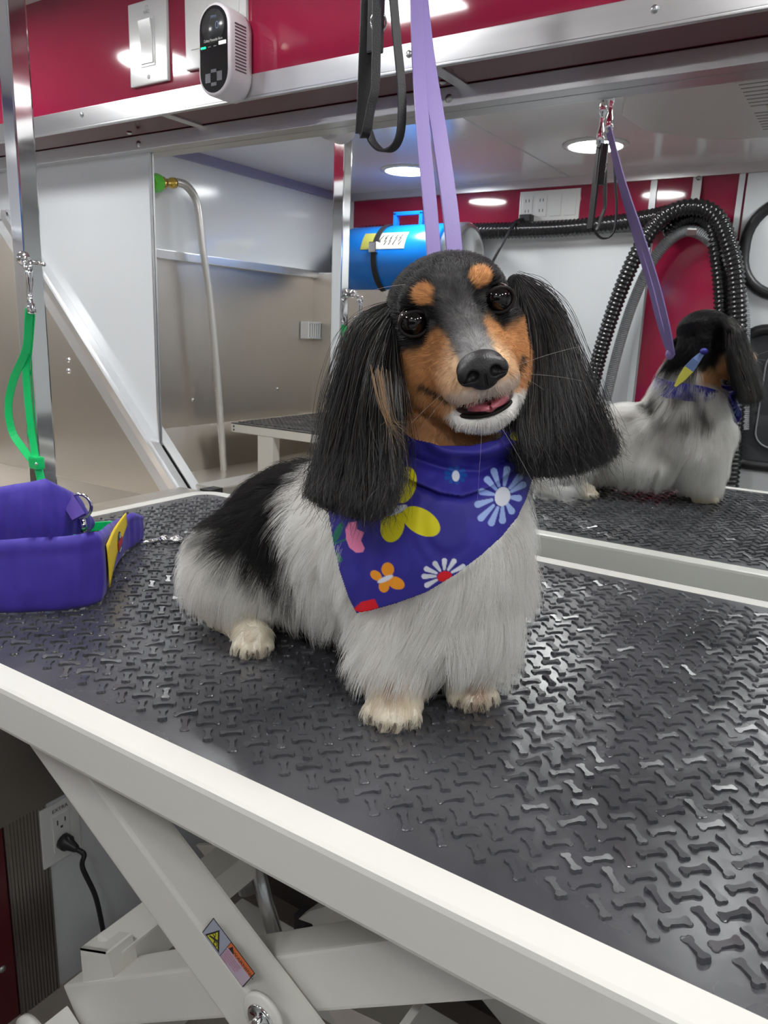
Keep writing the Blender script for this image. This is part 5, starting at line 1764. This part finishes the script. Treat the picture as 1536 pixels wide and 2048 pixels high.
dep = dep + .0025 * np.exp(-(d3 / 14) ** 2) + .00009 * np.where(leftside, d3, 0)
dep = dep + .0016 * np.sin(X_ * .045 + Y_ * .012) * sstep(980, 1080, Y_) * .6
sd = poly_sd(X_, Y_, OUT)
# smooth outline by pushing vertices near the edge onto it
P3 = CAM + q_ * dep[..., None]
keepv = sd < STEP * .9
idm = -np.ones(X_.shape, int)
idm[keepv] = np.arange(keepv.sum())
a0 = idm[:-1, :-1]; a1 = idm[1:, :-1]; a2 = idm[1:, 1:]; a3 = idm[:-1, 1:]
okq = (a0 >= 0) & (a1 >= 0) & (a2 >= 0) & (a3 >= 0)
FQ = np.stack([a0[okq], a3[okq], a2[okq], a1[okq]], 1)
# print colours
px, py = X_[keepv], Y_[keepv]
colb = np.tile([.030, .024, .27], (len(px), 1))


def paint(mask_sd, c, w=1.0):
    global colb
    t = np.clip(.5 - mask_sd / w, 0, 1)[:, None]
    colb = colb * (1 - t) + np.array(c) * t


def ell2(cx, cy, a, b, ang):
    c, s_ = math.cos(math.radians(ang)), math.sin(math.radians(ang))
    u = (px - cx) * c + (py - cy) * s_; v = -(px - cx) * s_ + (py - cy) * c
    k0 = np.hypot(u / a, v / b); return (k0 - 1) * min(a, b)


def petal(c0, e0, w0, w1):      # tapered capsule from near the centre to the tip
    a = np.array(c0, float); b = np.array(e0, float); d = b - a; L = np.hypot(*d)
    a = a + d * .38; b = b - d / L * w1
    d = b - a; t = np.clip(((px - a[0]) * d[0] + (py - a[1]) * d[1]) / (d @ d), 0, 1)
    return np.hypot(px - a[0] - t * d[0], py - a[1] - t * d[1]) - (w0 + (w1 - w0) * t)


YEL = (.74, .66, .01); ORA = (.90, .33, .02); LBL = (.33, .45, .80); WHT = (.72, .74, .82); RD = (.72, .01, .02); PNK = (.90, .25, .45); GRN = (.01, .17, .11)
for cx, cy, rr_ in ((905, 1000, 30), (800, 1110, 40), (960, 1060, 34), (850, 1120, 28), (700, 1150, 22)):      # faint tone on tone flowers
    for k in range(5):
        paint(ell2(cx + rr_ * .55 * math.cos(k * 1.257), cy + rr_ * .55 * math.sin(k * 1.257), rr_ * .45, rr_ * .35, math.degrees(k * 1.257)), (.038, .032, .31), 6)
paint(ell2(809, 970, 37, 23, -74), YEL); paint(ell2(773, 1000, 28, 17, 62), YEL); paint(ell2(842, 1043, 42, 25, 31), YEL); paint(ell2(785, 1051, 34, 23.5, 103), YEL)
paint(ell2(793, 1020.5, 23, 7, -24), WHT)
paint(ell2(775.5, 1139, 14, 12.5, 90), ORA); paint(ell2(752, 1151, 12.5, 9, 35), ORA); paint(ell2(768, 1173, 12, 10.5, 95), ORA); paint(ell2(792, 1166, 18, 12, 24), ORA)
paint(ell2(770.5, 1158, 17, 5, -24), WHT)
DC = (1005, 993)
for e_ in ((985.7, 936), (1015, 932), (1044, 948), (1052, 966), (1044, 997), (1027, 1028), (1005, 1048), (980, 1052), (957, 1041), (949, 1011), (957, 982), (970, 954)):
    paint(petal(DC, e_, 3.2, 7.0), LBL)
paint(ell2(DC[0], DC[1], 15.5, 19.5, 14), WHT)
DC = (888, 1152)
for e_ in ((843, 1153), (848, 1136), (867, 1123), (889, 1116), (911, 1118), (931, 1131), (849, 1173)):
    paint(petal(DC, e_, 2.6, 5.4), WHT)
paint(ell2(889, 1153, 15, 10.5, -14), RD)
cv = lambda L__: [(640 + x * .390625, 860 + y * .390625) for x, y in L__]
paint(np.minimum(seg_d(px, py, *cv([(132, 560), (66, 586)])) - 1.6, 99), GRN)
paint(ell2(675.5, 1065, 22, 7, -66), GRN); paint(ell2(674.5, 1114, 13, 7, 45), GRN)
paint(poly_sd(px, py, cv([(130, 505), (148, 474), (188, 468), (189, 508), (226, 524), (210, 566), (229, 605), (220, 625), (185, 629), (150, 602), (134, 560)])), PNK)
paint(poly_sd(px, py, cv([(168, 918), (212, 880), (280, 864), (302, 912), (215, 938)])), RD)
for k in range(9):
    paint(petal((911, 952), (911 + 24 * math.cos(k * .698), 950 + 19 * math.sin(k * .698)), 2.5, 4.5), (.01, .08, .36))
paint(ell2(911.5, 952, 7.5, 11, 0), WHT)
paint(ell2(858, 878, 30, 7, 12), GRN); paint(ell2(1032, 872, 12, 9, 0), YEL)
bm_ = bpy.data.meshes.new('bandana_cloth')
Vb = P3[keepv]
bm_.vertices.add(len(Vb)); bm_.vertices.foreach_set('co', Vb.ravel())
bm_.loops.add(len(FQ) * 4); bm_.loops.foreach_set('vertex_index', FQ.ravel())
bm_.polygons.add(len(FQ)); bm_.polygons.foreach_set('loop_start', np.arange(len(FQ)) * 4); bm_.polygons.foreach_set('loop_total', np.full(len(FQ), 4))
bm_.polygons.foreach_set('use_smooth', np.ones(len(FQ), bool)); bm_.update(calc_edges=True); bm_.validate()
bm_.color_attributes.new('coat', 'FLOAT_COLOR', 'POINT').data.foreach_set('color', np.column_stack([colb, np.ones(len(colb))]).ravel())
M_CLOTH = attr_mat('bandana_print', .55, spec=.35)
bm_.materials.append(M_CLOTH)
ban = thing('bandana', (-.25, .47, .95), 'royal blue bandana printed with butterflies and daisies around the dog neck', 'bandana')
bo = bpy.data.objects.new('front_cloth', bm_); COL.objects.link(bo); set_parent(bo, ban)
so = bo.modifiers.new('thick', 'SOLIDIFY'); so.thickness = .0012; so.offset = -1
M_BLUEC = mat('bandana_blue', (.030, .024, .27), .55)
# band around the neck and the knotted tail behind
na = HO - HF * .045 - HU * .02 - np.array([-.300, .522, .985]); na /= np.linalg.norm(na)
nc = np.array([-.298, .524, .993]) + na * .012
u1 = np.cross(na, [0, 0, 1.0]); u1 = np.array([1.0, 0, 0]) - na * na[0]; u1 /= np.linalg.norm(u1); u2 = np.cross(na, u1)
rp_ = [nc + (u1 * math.cos(t) + u2 * math.sin(t)) * (.055 + .0012 * math.sin(5 * t)) + na * .004 * math.sin(2 * t) for t in np.linspace(0, 2 * PI, 61)]
MB().ribbon(rp_, na, .030, .004).build('neck_band', M_BLUEC, ban)
k0 = flip(onY(1408, 703, 1.425)); k1 = flip(onY(1378, 738, 1.42)); k2 = flip(onY(1350, 773, 1.415))
vd = k1 - flip(CAM); sdk = np.cross(k2 - k0, vd); sdk /= np.linalg.norm(sdk)
kt = MB().ribbon([k0, k0 * .5 + k1 * .5 + [0, .003, 0], k1], sdk, [.006, .014, .018], .0018, 0).build('knot_tail', mat('bandana_pale_blue', (.20, .30, .62), .55), ban)
MB().ribbon([k1, k1 * .5 + k2 * .5, k2], sdk, [.018, .014, .004], .0018, 0).build('tail_tip', mat('bandana_yellow', (.74, .70, .10), .55), ban)
MB().sphere(k0, (.007, .007, .006), 12, 8).build('knot', M_BLUEC, ban)
